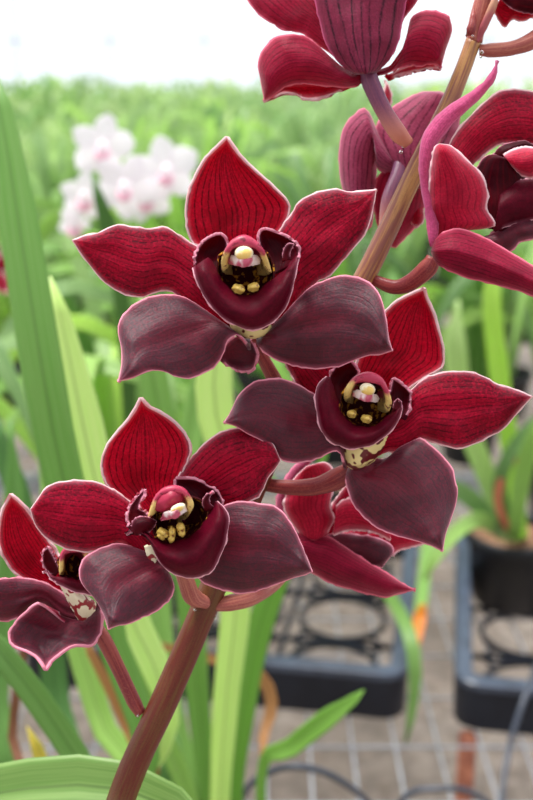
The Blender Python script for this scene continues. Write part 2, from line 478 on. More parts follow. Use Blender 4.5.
# ================================================================== THE FLOWERING ORCHID
POT0 = Vector((-.16, .40, 0))
orchid = empty('flowering_orchid', POT0, 'potted orchid in front with one leaning brown stem of dark crimson flowers', 'orchid plant')

def pedicel(pts, mat, label=None, groove=.12):
    o = ptube('flower', pts, mat, orchid, groove=groove, n=26, seg=18)
    if label: o['label'] = label
    return o

# main stem -------------------------------------------------------
ST = [(POT0.x, POT0.y, .09)]
stempts = [((POT0.x, POT0.y, .085), .0052), ((P(80, 960, .36)).to_tuple(), .0052),
           (P(121, 800, .357), .0048), (P(168, 693, .357), .0047), (P(212, 590, .358), .0046), (P(256, 482, .362), .0044),
           (P(308, 375, .362), .0041), (P(366, 274, .358), .0036), (P(413, 176, .358), .0033), (P(452, 96, .358), .0029), (P(474, 40, .358), .0027)]
tube('stem', [(Vector(a), b) for a, b in stempts[:7]], M['stem'], orchid, n=90, seg=24, bumpy=.03)
s2 = tube('upper_stem', [(Vector(a), b) for a, b in stempts[6:]], M['stemup'], orchid, n=60, seg=24, bumpy=.04)
s2['label'] = 'paler tan upper length of the stem'
ptube('stem_tip', [(474, 42, .358, 8.5), (478, 20, .357, 9), (486, -15, .356, 8), (492, -60, .354, 5)], M['ped_peach'], orchid)
ptube('bract', [(477, 42, .356, 2), (484, 26, .354, 4), (492, 8, .352, 4.2), (500, -14, .35, 1)], M['bract'], orchid)
ptube('bract', [(466, 36, .354, 1), (471, 30, .352, 5), (473, 18, .352, 3), (474, 8, .353, .5)], M['ped_brown'], orchid)
for (a, b, c) in [(468, 34, 2.2), (473, 36, 1.6), (482, 52, 2), (481, 57, 1.5), (401, 152, 2), (403, 147, 1.3), (448, 268, 1.4), (195, 610, 1.5), (215, 618, 1.6), (138, 716, 1.4)]:
    ell('nectar_droplet', (a, b, 0), c, c, c, M['drop'], orchid, .352 if b > 300 else .3535, seg=10)

# ---------- flower 1 (top left, facing the camera)
D = .336; parent_seed[0] = 1
f1 = pedicel([(252, 338, D+.004, 6), (262, 356, D+.008, 7), (276, 382, .352, 8), (288, 405, .358, 6)], M['ped_brown'], 'widest open dark crimson flower, just left of the upper stem')
patch('sepal', f1, [(232, 262), (212, 252), (198, 245), (191, 241), (185.5, 219), (189, 191), (203.5, 162), (218, 147), (227, 138)],
      [(258, 262), (264, 250), (272, 238), (283, 226), (290, 206), (277, 190), (252, 168), (238, 154), (227, 138)], M['dorsal'], D, tip=.5, pw=1.4, bulge=-.35, keel=-.12, ruf=.04)
patch('petal', f1, [(238, 280), (218, 262), (201, 247), (187, 240), (168, 227), (149, 228), (133, 226), (117, 224), (98, 232), (84, 235), (71.5, 240)],
      [(236, 330), (228, 334), (214, 327), (203, 321), (178, 297), (165, 291), (150, 295), (136, 298), (108, 286), (85.5, 261), (71.5, 240)], M['petal'], D, base=.1, tip=.9, pw=1.2, bulge=.3, keel=.10, ruf=.10)
patch('petal', f1, [(252, 280), (266, 252), (283, 224), (292, 212), (299, 201), (315, 192), (334, 188.5), (348, 191), (360, 190.5), (377, 189)],
      [(258, 330), (274, 333), (293, 321), (300, 300), (318, 283), (331, 275), (347, 257), (365, 235), (372.5, 213), (377, 189)], M['petal'], D, base=.1, tip=.8, pw=1.2, bulge=.3, keel=.10, ruf=.12, seed=2)
patch('sepal', f1, [(250, 338, .1), (226, 324, .1), (203, 308), (185, 297), (169, 294), (155.7, 295), (142, 299), (130, 307), (121, 317), (117.4, 330), (121, 348), (121, 365), (117.4, 382)],
      [(251, 350, .3), (246, 340, .9), (240, 335, 1.0), (233, 337, 1.0), (227, 343, .7), (224, 354, .4), (216, 366), (207, 372), (190, 379), (176, 377), (165, 372), (150, 371), (134, 378), (117.4, 382)], M['sepal'], D, base=.0, tip=2.2, pw=1.0, bulge=.45, keel=.14, ruf=.07, seed=3, twist=.25)
patch('sepal', f1, [(256, 337, .1), (276, 322, .1), (299, 297), (315, 284), (340, 275), (354, 276), (366, 280), (376, 288), (382, 300), (386, 316), (388, 328), (389, 338), (393, 351)],
      [(256, 342, .3), (258, 346, .7), (263, 352, .8), (275, 360, .5), (289, 365), (303, 368), (317, 369.5), (330, 368), (342, 366), (356, 360), (368, 356), (380, 355), (393, 351)], M['sepal'], D, base=.0, tip=2.2, pw=1.0, bulge=.45, keel=.14, ruf=.05, seed=4, twist=-.2)
# lip 1
ell('lip_base', (251, 325, .8), 21, 14, 16, M['ypbase'], f1, D)
patch('sepal_fold', f1, [(221, 356), (228, 342), (240, 335), (251, 341), (257, 354)], [(221, 358), (231, 368), (243, 372), (253, 369), (257, 354)], M['sepal'], D+.003, base=0, tip=0, bulge=-.2)
bowl('lip_throat', f1, D, [(218, 256), (232, 248), (256, 248), (270, 256), (274, 278), (262, 292), (232, 293), (218, 278)], 1.4, M['throat'], dr=1.5)
patch('lip', f1, [(192, 268, -.3), (194, 276), (197, 284), (204, 298), (217, 314), (231, 324), (251, 331), (270, 325), (285, 310), (292, 293), (295, 280), (297, 270), (300, 257, -.3)],
      [(208, 257, -.3), (213, 262, -.3), (219, 274), (225, 284), (233, 291), (243, 295), (253, 294), (262, 288), (269, 281), (277, 276), (286, 268), (291, 262, -.2), (297, 255, -.3)], M['lip'], D, base=1.7, tip=1.7, bulge=.55, ruf=.10, u0=-1, u1=.0, rimbase=False, mat2=M['lobe'], thick=.0011)
patch('lip_side_lobe', f1, [(197, 269, .4), (195, 260, .3), (198, 250), (205, 241), (214, 236), (221, 235)], [(222, 276, .3), (222, 262, .1), (225, 252, -.1), (227, 245), (225, 239), (221, 235)], M['lobe'], D, base=.9, tip=1.1, bulge=-.35, ruf=.08)
patch('lip_side_lobe', f1, [(270, 276, .3), (267, 262), (261, 248), (259, 236), (262, 231), (266, 230)], [(292, 264, .6), (299, 254, .5), (296, 244, .3), (288, 238, .1), (276, 233), (266, 230)], M['lobe'], D, base=.9, tip=1.1, bulge=-.35, ruf=.12)
patch('lip_side_lobe', f1, [(282, 262), (283, 250), (288, 243), (294, 244)], [(292, 259), (290, 254), (292, 249), (294, 244)], M['lobe'], D, base=2.0, tip=2.2, bulge=.2, ruf=.1, nu=10, nv=12)
column(f1, D, [(223, 271, -.7), (222, 262, -.4), (225, 251), (233, 240), (244, 235.5), (254, 240), (263, 250), (268, 262, -.4), (271, 273, -.7)], [(232, 275), (232, 266), (236, 258), (244, 254), (252, 258), (257, 266), (258, 275)], dfront=2.2)
ell('anther_cap', (244, 253, 2.25), 9.5, 7.5, 8, M['cap'], f1, D, seg=18)
crescent(f1, 244, 259, 1., 0, 2.15, D)
ell('callus', (239, 289, 1.75), 7, 4.6, 9, M['callus'], f1, D, rot=.2, bump=.3)
ell('callus', (254, 287, 1.75), 6.5, 4.4, 9, M['callus'], f1, D, rot=-.3, bump=.3)

# ---------- flower 2 (centre right)
D = .347; parent_seed[0] = 2
f2 = pedicel([(354, 466, D+.002, 8), (338, 478, D+.004, 11.5), (316, 486, .356, 9.5), (290, 487, .360, 8), (262, 484, .364, 7)], M['ped_brown'], 'dark crimson flower right of centre, under the widest flower, right petal reaching the picture edge')
patch('sepal', f2, [(350, 395), (352, 380), (360, 352), (374, 325), (392, 305), (408, 296), (417, 292), (424, 289)],
      [(390, 405), (411, 387), (427, 376), (443, 366), (443, 346), (438, 328), (434, 315), (427, 300), (424, 289)], M['dorsal'], D, tip=.2, base=-.2, bulge=-.3, keel=-.12, ruf=.03)
patch('petal', f2, [(345, 430), (322, 414), (302, 395), (292, 378), (284, 362), (280, 345), (278, 330)],
      [(355, 400), (352, 385), (345, 370), (330, 352), (310, 338), (294, 332), (278, 330)], M['petal'], D, base=-.2, tip=-.1, bulge=.2, keel=.1, seed=2)
patch('petal', f2, [(378, 425), (392, 408), (411, 389), (426, 377), (446, 371), (466, 371), (480, 374), (488, 377.5), (496, 383), (513, 388), (524, 392), (533, 396.5)],
      [(368, 462), (376, 457), (387, 453), (402, 453), (414, 446), (422, 440), (437, 444), (455, 449), (467, 448), (478, 443), (490, 437), (503, 430), (519, 412), (533, 396.5)], M['petal'], D, base=.1, tip=1.2, bulge=.35, keel=.1, ruf=.08, seed=3)
patch('sepal', f2, [(352, 440), (335, 412), (317, 396), (302, 386), (291, 381), (279, 378), (266, 378.5), (255, 381), (245, 388), (237, 397), (231, 410), (223, 423)],
      [(346, 470, .3), (344, 460, .8), (338, 452, .9), (330, 453, .6), (318, 459, .2), (302, 463), (290, 463), (281, 460), (276, 453), (269, 446), (260, 440), (249, 435), (236, 427), (223, 423)], M['sepal'], D, base=.1, tip=2.0, pw=1.0, bulge=.45, keel=.12, ruf=.05, seed=4, twist=.2)
patch('sepal', f2, [(350, 464), (347, 470), (345, 480), (348, 492), (352, 503), (361, 515), (371, 524), (384, 532), (400, 537), (415, 541), (430, 546), (443, 552)],
      [(356, 460), (370, 457, .2), (386, 458), (398, 448), (411, 441), (422, 438), (434, 447), (444, 457), (452, 467), (456, 480), (458, 492), (456, 505), (451, 520), (446, 535), (443, 552)], M['sepal'], D, base=.1, tip=1.8, pw=1.1, bulge=.5, keel=.12, ruf=.05, seed=5, twist=-.1)
patch('lip_base', f2, [(338, 446), (341, 456), (346, 465), (356, 472)], [(388, 436), (382, 450), (372, 463), (356, 472)], M['ypbase'], D, base=1.1, tip=.5, bulge=.5, ruf=0, mat2=M['ypbase'])
bowl('lip_throat', f2, D, [(340, 396), (352, 384), (376, 386), (390, 398), (392, 414), (380, 426), (360, 428), (342, 418)], 1.4, M['throat'], dr=1.4)
patch('lip', f2, [(326, 376), (319, 382), (315, 390), (314.5, 400), (316, 413), (321, 432), (332, 444), (341, 447), (349, 450), (362, 448), (372, 446), (381, 440), (388, 435), (396, 426), (401, 416), (403, 407)],
      [(330, 377), (334, 387), (336, 394), (338, 402), (340, 410), (346, 418), (354, 424), (363, 427), (372, 426), (379, 423), (384, 418), (390, 414), (394, 410), (396, 407), (399, 404), (402, 403)], M['lip'], D, base=1.6, tip=1.6, bulge=.5, ruf=.12, u0=-1, u1=0, rimbase=False, mat2=M['lobe'], thick=.0011)
patch('lip_side_lobe', f2, [(334, 400, .4), (328, 386, .2), (332, 372), (340, 364), (349, 360)], [(344, 405), (345, 392), (352, 380), (358, 372), (349, 360)], M['lobe'], D, base=.7, tip=.9, bulge=-.3)
patch('lip_side_lobe', f2, [(388, 412), (388, 400), (391, 388), (393, 379)], [(404, 420), (409, 408), (410, 394), (402, 385), (393, 379)], M['lobe'], D, base=.8, tip=.7, bulge=-.3, ruf=.1)
patch('lip_side_lobe', f2, [(392, 410), (394, 402), (398, 398)], [(402, 410), (402, 402), (398, 398)], M['lobe'], D, base=1.7, tip=1.8, bulge=.2, nu=10, nv=12)
column(f2, D, [(345, 399, -.6), (345, 391, -.2), (352, 380), (362, 373.5), (372, 373), (382, 379), (388, 391, -.1), (391, 403, -.4), (388, 412, -.7)], [(352, 404), (354, 396), (360, 390), (368, 389), (375, 393), (378, 401), (378, 410)], dfront=2.0)
ell('anther_cap', (367.5, 389, 2.05), 8, 6.2, 7, M['cap'], f2, D, rot=.25)
crescent(f2, 366, 395, .84, .25, 1.95, D)
ell('callus', (352, 414, 1.55), 5, 4, 8, M['callus'], f2, D, bump=.3)
ell('callus', (367, 419, 1.6), 6, 4.2, 8, M['callus'], f2, D, rot=.2, bump=.3)

# ---------- flower 3 (lower left)
D = .334; parent_seed[0] = 3
f3 = pedicel([(180, 562, D+.006, 7), (186, 580, D+.012, 9), (193, 597, .350, 9.5), (206, 603, .354, 7)], M['ped_peach'], 'dark crimson flower at lower left, above the fork of the stem, its lip turned right')
patch('sepal', f3, [(150, 525), (138, 508), (125, 500), (108, 487), (101, 468), (103, 455), (108, 444), (118, 432), (128, 421), (135, 411), (141, 399)],
      [(172, 520), (172, 500), (176, 487), (184, 470), (191, 450), (186, 435), (175, 423), (162, 414), (150, 408), (141, 399)], M['dorsal'], D, tip=.5, bulge=-.35, keel=-.12, ruf=.04)
patch('petal', f3, [(160, 530), (148, 515), (133, 503), (117, 491), (96, 481), (80, 480), (66, 480), (54, 483), (45, 488), (38, 498), (30, 509)],
      [(158, 560), (150, 566), (143, 567), (134, 555), (126, 547), (118, 545), (104, 549), (84, 553), (63, 548), (48, 540), (38, 530), (33, 520), (30, 509)], M['petal'], D, base=.1, tip=1.2, bulge=.35, keel=.1, ruf=.1, seed=2)
patch('petal', f3, [(172, 512), (172, 496), (177, 478), (183, 467), (192, 456), (204, 443), (216, 434), (228, 429), (240, 427), (253, 430), (264, 436), (273, 443), (281, 461)],
      [(195, 520), (210, 512), (225, 508), (240, 506), (250, 502), (259, 497), (264, 489), (268, 479), (275, 470), (281, 461)], M['petal'], D, base=.0, tip=.3, bulge=.25, keel=.12, ruf=.06, seed=3)
patch('sepal', f3, [(165, 555), (150, 550), (133, 546), (118, 543), (102, 547), (90, 553), (82, 560), (79, 568), (79, 577), (84, 587), (92, 596), (99, 606), (104, 617), (108, 630)],
      [(166, 568), (169, 572), (173, 580), (174.5, 588), (172, 597), (165, 605), (156, 612), (143, 618), (130, 624), (119, 626), (108, 630)], M['sepal'], D, base=.1, tip=2.0, pw=1.0, bulge=.5, keel=.12, ruf=.05, seed=4, twist=.15)
patch('sepal', f3, [(190, 540), (206, 517), (229, 503), (245, 501), (258, 503), (270, 504), (279, 508), (288, 518), (295, 529), (301, 542), (306, 554), (313, 572)],
      [(190, 565), (195, 575), (202, 582), (209, 586), (216, 588.5), (228, 592), (240, 594), (250, 593), (259, 591), (276, 585), (292, 579), (303, 576), (313, 572)], M['sepal'], D, base=.1, tip=1.8, pw=1.0, bulge=.5, keel=.12, ruf=.05, seed=5, twist=-.15)
patch('lip_base', f3, [(144, 546), (146, 554), (150, 560), (156, 562)], [(151, 545), (155, 550), (158, 556), (156, 562)], M['lipbase'], D, base=1.2, tip=1.0, bulge=.2, ruf=0, nu=10, nv=10, mat2=M['lipbase'])
bowl('lip_throat', f3, D, [(152, 512), (166, 500), (186, 496), (204, 502), (208, 516), (196, 534), (176, 543), (156, 538)], 1.5, M['throat'], dr=1.6)
patch('lip', f3, [(127, 536), (131, 533.5), (138, 533), (147, 537), (151, 545), (154, 552), (158, 560), (163, 567), (170, 572.5), (178, 576), (187, 578.5), (196, 578.5), (210, 574), (216, 567), (220, 558), (225, 547), (227.5, 536), (229.5, 525), (229, 515), (225, 508), (218, 501)],
      [(128, 532), (136, 530), (144, 531), (150, 534), (154, 537), (158, 539.5), (163, 541), (169, 541.5), (175, 541), (181, 540), (187, 538), (192, 535), (196, 531), (200, 527), (203, 523), (206, 519), (209, 515), (211, 511), (213, 507), (214, 504), (216, 501)], M['lip'], D, base=1.8, tip=1.6, pw=1., bulge=.6, ruf=.12, u0=-1, u1=0, rimbase=False, mat2=M['lobe'], thick=.0011, nv=48)
patch('lip_side_lobe', f3, [(131, 530, .3), (128, 518, .1), (130, 507), (137, 497), (142, 492), (144, 489)], [(150, 520), (145, 512), (139, 509), (141, 500), (144, 494), (144, 489)], M['lobe'], D, base=1.1, tip=.9, bulge=-.2)
patch('lip_side_lobe', f3, [(130, 530), (133, 520), (140, 516), (149, 517), (157, 521)], [(136, 536), (144, 534), (151, 531), (155, 526), (157, 521)], M['lobe'], D, base=1.9, tip=1.7, bulge=.3)
patch('lip_side_lobe', f3, [(186, 525), (181, 505), (176, 492), (176, 480)], [(215, 520), (222, 508), (220, 495), (210, 487), (195, 480), (176, 479)], M['lobe'], D, base=.8, tip=.6, bulge=-.3, ruf=.1)
patch('lip_side_lobe', f3, [(205, 512), (202, 502), (206, 494), (214, 492)], [(217, 508), (211, 504), (210, 498), (214, 492)], M['lobe'], D, base=1.6, tip=1.8, bulge=.2, nu=10, nv=12)
column(f3, D, [(150, 517, -.5), (152, 508, -.1), (155, 498), (163, 489), (174, 486), (184, 489), (190, 497), (193, 505, -.1), (190, 512, -.4)], [(148, 522), (150, 516), (153, 510), (159, 506), (166, 505), (172, 508), (175, 513), (177, 519), (178, 524)], dfront=2.3)
ell('column_hood', (169, 499, 2.0), 18.5, 11.5, 18, M['hood'], f3, D, rot=-.5, seg=20, bump=.12)
ell('anther_cap', (178, 508, 2.62), 8, 4.2, 6, M['cap'], f3, D, rot=-.4)
crescent(f3, 174, 512, .8, -.38, 2.6, D)
ell('callus', (163, 534, 1.85), 6, 5, 8, M['callus'], f3, D, rot=.5, bump=.5)
ell('callus', (172, 534, 1.9), 3.5, 7, 8, M['callus'], f3, D, rot=.15, bump=.6)
ell('callus', (181, 529, 1.9), 4, 6.5, 8, M['callus'], f3, D, rot=-.2, bump=.5)

# ---------- flower 4 (bottom left, partly behind flower 3)
D = .350; parent_seed[0] = 4
f4 = pedicel([(92, 622, D+.002, 7), (104, 640, D+.002, 8), (120, 672, .356, 7.5), (134, 702, .358, 7.5), (141, 714, .358, 6)], M['ped_brown'], 'dusky crimson flower at the left edge, half hidden behind the lower left flower')
patch('sepal', f4, [(60, 600), (40, 588), (20, 577), (8, 565), (-1, 545), (0, 522), (4, 508), (11, 495)],
      [(90, 590), (80, 575), (64, 562), (52, 545), (38, 525), (27, 510), (20, 503), (11, 495)], M['dorsal'], D, tip=.3, base=-.2, bulge=-.3, keel=-.1)
patch('petal', f4, [(80, 600), (66, 594), (56, 588), (45, 582), (30, 578), (12, 577), (-8, 580), (-28, 590)],
      [(82, 628), (66, 627), (54, 617), (46, 608), (36, 606), (27, 613), (18, 618), (0, 622), (-14, 610), (-28, 590)], M['sepal'], D, base=0, tip=1.5, bulge=.3, keel=.1, seed=2)
patch('petal', f4, [(90, 590), (88, 570), (92, 555), (104, 540), (118, 535)], [(104, 600), (116, 590), (125, 570), (124, 550), (118, 535)], M['petal'], D+.003, base=-.2, tip=-.2, bulge=.2, seed=3)
patch('sepal', f4, [(82, 628, .0), (73, 629), (60, 620, .3), (49, 611, .5), (36.6, 604, .5), (28, 611, .4), (18, 619), (11, 628), (8.5, 636), (11, 643), (18, 647), (27, 650), (37, 656), (42, 662), (46, 669)],
      [(92, 604), (98, 606), (102, 614), (102, 624), (101, 633), (97, 640), (92, 645), (82, 644.5), (74, 645), (66, 649), (58, 655), (51, 661), (46, 669)], M['sepal'], D, base=.2, tip=2.0, pw=1, bulge=-.35, keel=.1, seed=4, ruf=.05)
patch('lip_base', f4, [(60, 586), (64, 594), (70, 606), (78, 620)], [(78, 586), (86, 594), (96, 603), (94, 612), (84, 621)], M['lipbase'], D, base=1.2, tip=.7, bulge=.5, ruf=0, mat2=M['lipbase'])
patch('lip', f4, [(43, 574), (46, 573), (50, 579), (56, 584), (66, 589), (75, 593), (83, 594), (92, 596), (100, 590)], [(45, 571), (52, 575), (58, 577), (64, 577), (72, 578), (80, 580), (90, 580), (98, 576), (104, 570)], M['lip'], D, base=1.7, tip=1.6, bulge=.2, u0=-1, u1=0, rimbase=False, mat2=M['lobe'])
bowl('lip_throat', f4, D, [(58, 560), (66, 550), (84, 548), (94, 560), (92, 576), (76, 583), (62, 578)], 1.2, M['throat'], dr=1.4)
column(f4, D, [(60, 574, -.3), (60, 562), (62, 552), (70, 545), (80, 546), (88, 554), (90, 566)], [(66, 576), (66, 566), (68, 560), (73, 556), (79, 558), (82, 564), (83, 572)], dfront=1.9)
patch('lip_side_lobe', f4, [(55, 576), (48, 572), (43, 563), (43, 553), (48, 548)], [(60, 570), (56, 562), (53, 556), (50, 551), (48, 548)], M['lobe'], D, base=1.0, tip=1.2, bulge=-.2)

# ---------- flower 5 (below flower 2, seen from the side)
D = .380; parent_seed[0] = 5
f5 = pedicel([(296, 548, D+.002, 7), (276, 580, D, 9), (252, 597, .362, 9.5), (232, 603, .358, 9), (214, 606, .357, 6.5)], M['ped_peach'], 'crimson flower seen from the side, hanging under the flower right of centre')
patch('sepal', f5, [(290, 545), (301, 533), (316, 535), (328, 536), (339, 542), (351, 550), (368, 561), (385, 571), (400, 581), (416, 590)],
      [(290, 560), (303, 568), (318, 577), (334, 585), (351, 590), (370, 595), (386, 598), (396, 595), (405, 593), (416, 590)], M['back'], D, base=.2, tip=1.4, bulge=.6, keel=0, seed=1, mat2=M['sepal'])
patch('petal', f5, [(304, 540), (292, 525), (283, 508), (286, 492), (294, 478), (306, 466)],
      [(322, 542), (330, 530), (335, 518), (331, 506), (334, 490), (336, 474), (326, 462), (306, 466)], M['cup'], D, base=.2, tip=.8, bulge=.5, seed=2, mat2=M['mauve'])
patch('petal', f5, [(300, 540), (286, 530), (276, 510), (278, 492), (290, 470), (306, 456), (320, 450)], [(310, 540), (298, 522), (290, 508), (292, 490), (302, 474), (312, 462), (320, 450)], M['mauve'], D+.003, base=0, tip=0, bulge=.3, seed=3)
patch('sepal', f5, [(318, 545), (328, 534), (345, 533), (365, 535), (382, 539), (392, 545), (394, 552), (388, 560), (382, 568)],
      [(322, 548), (338, 556), (352, 562), (366, 566), (376, 567), (382, 568)], M['sepal'], D, base=.2, tip=.5, bulge=.25, seed=4)
patch('petal', f5, [(330, 540), (345, 530), (365, 525), (385, 526), (400, 528), (415, 533), (430, 543)],
      [(370, 560), (392, 556), (400, 551), (412, 548), (430, 543)], M['cup'], D+.004, base=.0, tip=.3, bulge=.3, seed=5, mat2=M['back'])
patch('lip', f5, [(334, 536), (345, 532), (356, 531), (368, 532), (380, 536), (390, 541)], [(336, 505), (345, 498), (356, 498), (368, 504), (380, 515), (390, 528)], M['cup'], D, base=.7, tip=.8, bulge=.4, u0=-1, u1=1, ruf=.3, rimbase=False, seed=6)
patch('lip_side_lobe', f5, [(334, 520), (344, 508), (352, 492), (352, 478)], [(366, 530), (372, 510), (368, 490), (352, 478)], M['petal'], D, base=.5, tip=.4, bulge=.3, seed=7)
patch('lip_base', f5, [(300, 540), (320, 520), (334, 500), (345, 485)], [(320, 545), (338, 538), (352, 520), (360, 500), (345, 485)], M['petal'], D, base=.0, tip=.1, bulge=.2, seed=8)

# ---------- flower 6 (top, seen from behind)
D = .352; parent_seed[0] = 6
f6 = pedicel([(367, 66, D-.002, 8.5), (371, 82, D-.003, 9.5), (384, 110, D-.001, 9), (398, 132, .352, 9.5), (408, 143, .354, 7)], M['ped_purple'], 'crimson flower at the top edge seen from behind on its purple stalk')
patch('petal', f6, [(350, 66), (336, 58), (322, 48), (308, 38), (300, 33), (286, 31), (273, 25), (258, 14), (244, -6), (240, -30)],
      [(362, 60), (345, 35), (330, 12), (318, -5), (305, -25), (285, -45), (240, -30)], M['back'], D, base=-.2, tip=-1.2, bulge=.3, keel=-.0, seed=1, mat2=M['dorsal'], ruf=.08)
patch('petal', f6, [(368, 62), (385, 40), (398, 15), (402, -10), (412, -50)], [(374, 66), (392, 56), (404, 20), (415, 5), (424, -10), (440, -30), (412, -50)], M['back'], D, base=-.3, tip=-1.2, bulge=.3, seed=2, mat2=M['dorsal'])
patch('sepal', f6, [(362, 70), (345, 68), (330, 56), (316, 43), (303, 35), (289, 34), (275, 37), (266, 45), (260, 54), (257.5, 66), (260, 80), (262, 90), (264, 101)],
      [(366, 80), (358, 86), (348, 88), (335, 87.5), (320, 86), (300, 84), (285, 88), (274, 96), (264, 101)], M['back'], D, base=0, tip=-.8, bulge=.6, seed=3, mat2=M['dorsal'], ruf=.1)
patch('sepal', f6, [(345, 82), (320, 82), (300, 82), (285, 84), (274, 90), (264, 101)], [(350, 86), (335, 93), (322, 97.5), (306, 99), (295, 94), (284, 93), (274, 97), (264, 101)], M['dorsal'], D+.006, base=-.3, tip=-.2, bulge=-.2, seed=4, ruf=.1)
patch('sepal', f6, [(356, 75), (346, 69), (336, 60), (326, 45), (320, 25), (314, 0), (308, -30), (325, -70), (360, -100)],
      [(376, 73), (384, 66), (392, 56), (399, 42), (402, 25), (406, 5), (412, -25), (400, -65), (360, -100)], M['darkback'], D-.004, base=.2, tip=-1.0, pw=2, bulge=.6, keel=-.1, seed=5, mat2=M['dorsal'], ruf=.04)
patch('sepal', f6, [(372, 72), (392, 64), (402, 50), (407, 34), (411, 18), (422, 11), (434, 10), (444, 13), (450, 17), (452, 30), (448, 44), (445, 53), (441, 69)],
      [(374, 76), (384, 75), (398, 69), (412, 66), (420, 67), (428, 65), (436, 65), (441, 69)], M['back'], D, base=0, tip=-.5, bulge=.6, seed=6, mat2=M['dorsal'], ruf=.1)
patch('petal', f6, [(385, 77), (400, 69), (415, 64), (430, 62), (441, 69)], [(388, 79), (402, 74), (420, 70), (432, 68), (441, 69)], M['dorsal'], D+.004, base=-.3, tip=-.2, bulge=-.1, seed=7)

# ---------- flower 7 (right edge, side view)
D = .348; parent_seed[0] = 7
f7 = pedicel([(434, 258, D, 8), (428, 268, D+.001, 10), (410, 283, D+.005, 9), (394, 287, .355, 7.5), (374, 280, .358, 6)], M['ped_brown'], 'rosy crimson flower at the right edge seen from the side with a curled pink sepal')
patch('petal', f7, [(440, 235), (443, 200), (446, 160), (451, 139), (469, 116), (487, 99), (499, 91), (511, 88.5), (533, 91), (556, 102), (575, 125)],
      [(455, 232), (462, 200), (470, 172), (482, 158), (493, 149), (505, 144), (533, 147), (552, 150), (575, 125)], M['petal'], D+.006, base=-.3, tip=-.6, bulge=.3, seed=1, mat2=M['back'])
patch('lip_side_lobe', f7, [(470, 225), (476, 200), (474, 178), (481, 160), (492, 154), (505, 158)], [(520, 235), (530, 215), (534, 195), (528, 178), (518, 166), (505, 158)], M['lobe'], D, base=-.2, tip=.4, bulge=.5, seed=2, mat2=M['petal'])
patch('lip_side_lobe', f7, [(486, 168), (496, 150), (508, 143), (525, 140)], [(500, 170), (512, 158), (525, 150), (535, 146), (525, 140)], M['lobe'], D, base=-.4, tip=-.2, bulge=.2, seed=3)
patch('column', f7, [(503, 154), (512, 149), (523, 146), (535, 147), (550, 152)], [(513, 168), (519, 174), (524, 177), (536, 177), (550, 152)], M['cup'], D, base=.6, tip=.8, bulge=.5, ruf=.0, rimbase=False)
patch('lip', f7, [(495, 232), (510, 226), (525, 222), (540, 220), (560, 222)], [(500, 190), (515, 180), (530, 178), (548, 182), (566, 195)], M['lip'], D, base=.3, tip=.5, bulge=.4, seed=4)
patch('sepal', f7, [(478, 240), (492, 232), (504, 225), (518, 219), (533, 215), (552, 218), (570, 230)], [(490, 252), (505, 254), (514, 250), (520, 243), (533, 240), (552, 238), (570, 230)], M['sepal'], D, base=.0, tip=.6, bulge=.3, seed=5)
patch('petal', f7, [(436, 240), (430, 222), (428, 200), (429, 174), (431, 158), (434, 147), (439, 143.5)],
      [(468, 230), (484, 229), (496, 225), (491, 215), (487, 208), (489, 195), (486, 182), (479, 170), (468, 160), (460, 152), (451, 145), (439, 143.5)], M['cup'], D, base=.2, tip=1.6, pw=.8, bulge=.6, seed=6, ruf=.12, mat2=M['back'])
patch('sepal', f7, [(430, 247), (427, 232), (425, 212), (421, 190), (418.5, 165), (421, 140), (430, 123), (445, 108), (460, 98), (473, 90), (483, 82), (491, 72), (497.6, 60)],
      [(433, 246), (439, 232), (438, 218), (433, 200), (430, 180), (431, 163), (436, 147), (445, 134), (455, 122), (470, 108), (482, 97), (491, 86), (497, 76), (497.6, 60)], M['pinkcurl'], D-.008, base=.0, tip=.9, bulge=.25, seed=7, ruf=.03, mat2=M['petal'])
patch('sepal', f7, [(431, 250), (434, 241), (440, 234), (447, 230), (457, 228), (468, 230), (480, 235), (491, 240), (511, 252), (533, 265), (560, 280), (590, 300)],
      [(431, 253), (436, 263), (446, 270), (458, 275), (468, 279), (482, 282), (505, 288), (520, 292), (533, 297), (560, 305), (590, 300)], M['back'], D-.004, base=.5, tip=2.2, pw=1., bulge=.5, keel=-.1, seed=8, ruf=.03, mat2=M['sepal'])

# ---------- flower 8 (behind the upper stem, seen from behind)
D = .384; parent_seed[0] = 8
f8 = pedicel([(402, 160, D-.008, 8), (398, 176, D-.012, 8), (388, 200, .366, 7), (384, 232, .361, 6)], M['ped_purple'], 'mauve backed flower tucked behind the upper stem')
patch('sepal', f8, [(400, 165), (378, 130), (366, 108), (352, 116), (343, 128), (339, 148), (339, 170), (343, 192), (352, 215), (362, 235)],
      [(402, 175), (378, 170), (376, 150), (377, 150), (377, 170), (376, 190), (374, 212), (372, 225), (362, 235)], M['mauve'], D, base=.4, tip=-.4, bulge=.7, seed=1, mat2=M['petal'], ruf=.04)
patch('sepal', f8, [(395, 180), (380, 150), (374, 132), (384, 113), (405, 99), (420, 92), (440, 91)], [(430, 190), (440, 165), (455, 140), (460, 120), (458, 100), (440, 91)], M['mauve'], D-.002, base=.4, tip=-.4, bulge=.8, seed=2, mat2=M['petal'])
patch('petal', f8, [(390, 160), (376, 180), (374, 205), (378, 228), (390, 246), (396, 248)], [(420, 170), (428, 190), (424, 210), (418, 224), (408, 236), (396, 248)], M['back'], D+.001, base=.2, tip=-.2, bulge=.6, seed=3, mat2=M['petal'])
patch('petal', f8, [(410, 200), (408, 212), (410, 222), (417, 228)], [(424, 205), (425, 214), (424, 222), (417, 228)], M['dorsal'], D, base=0, tip=.3, bulge=.2, seed=4, nu=14, nv=14)
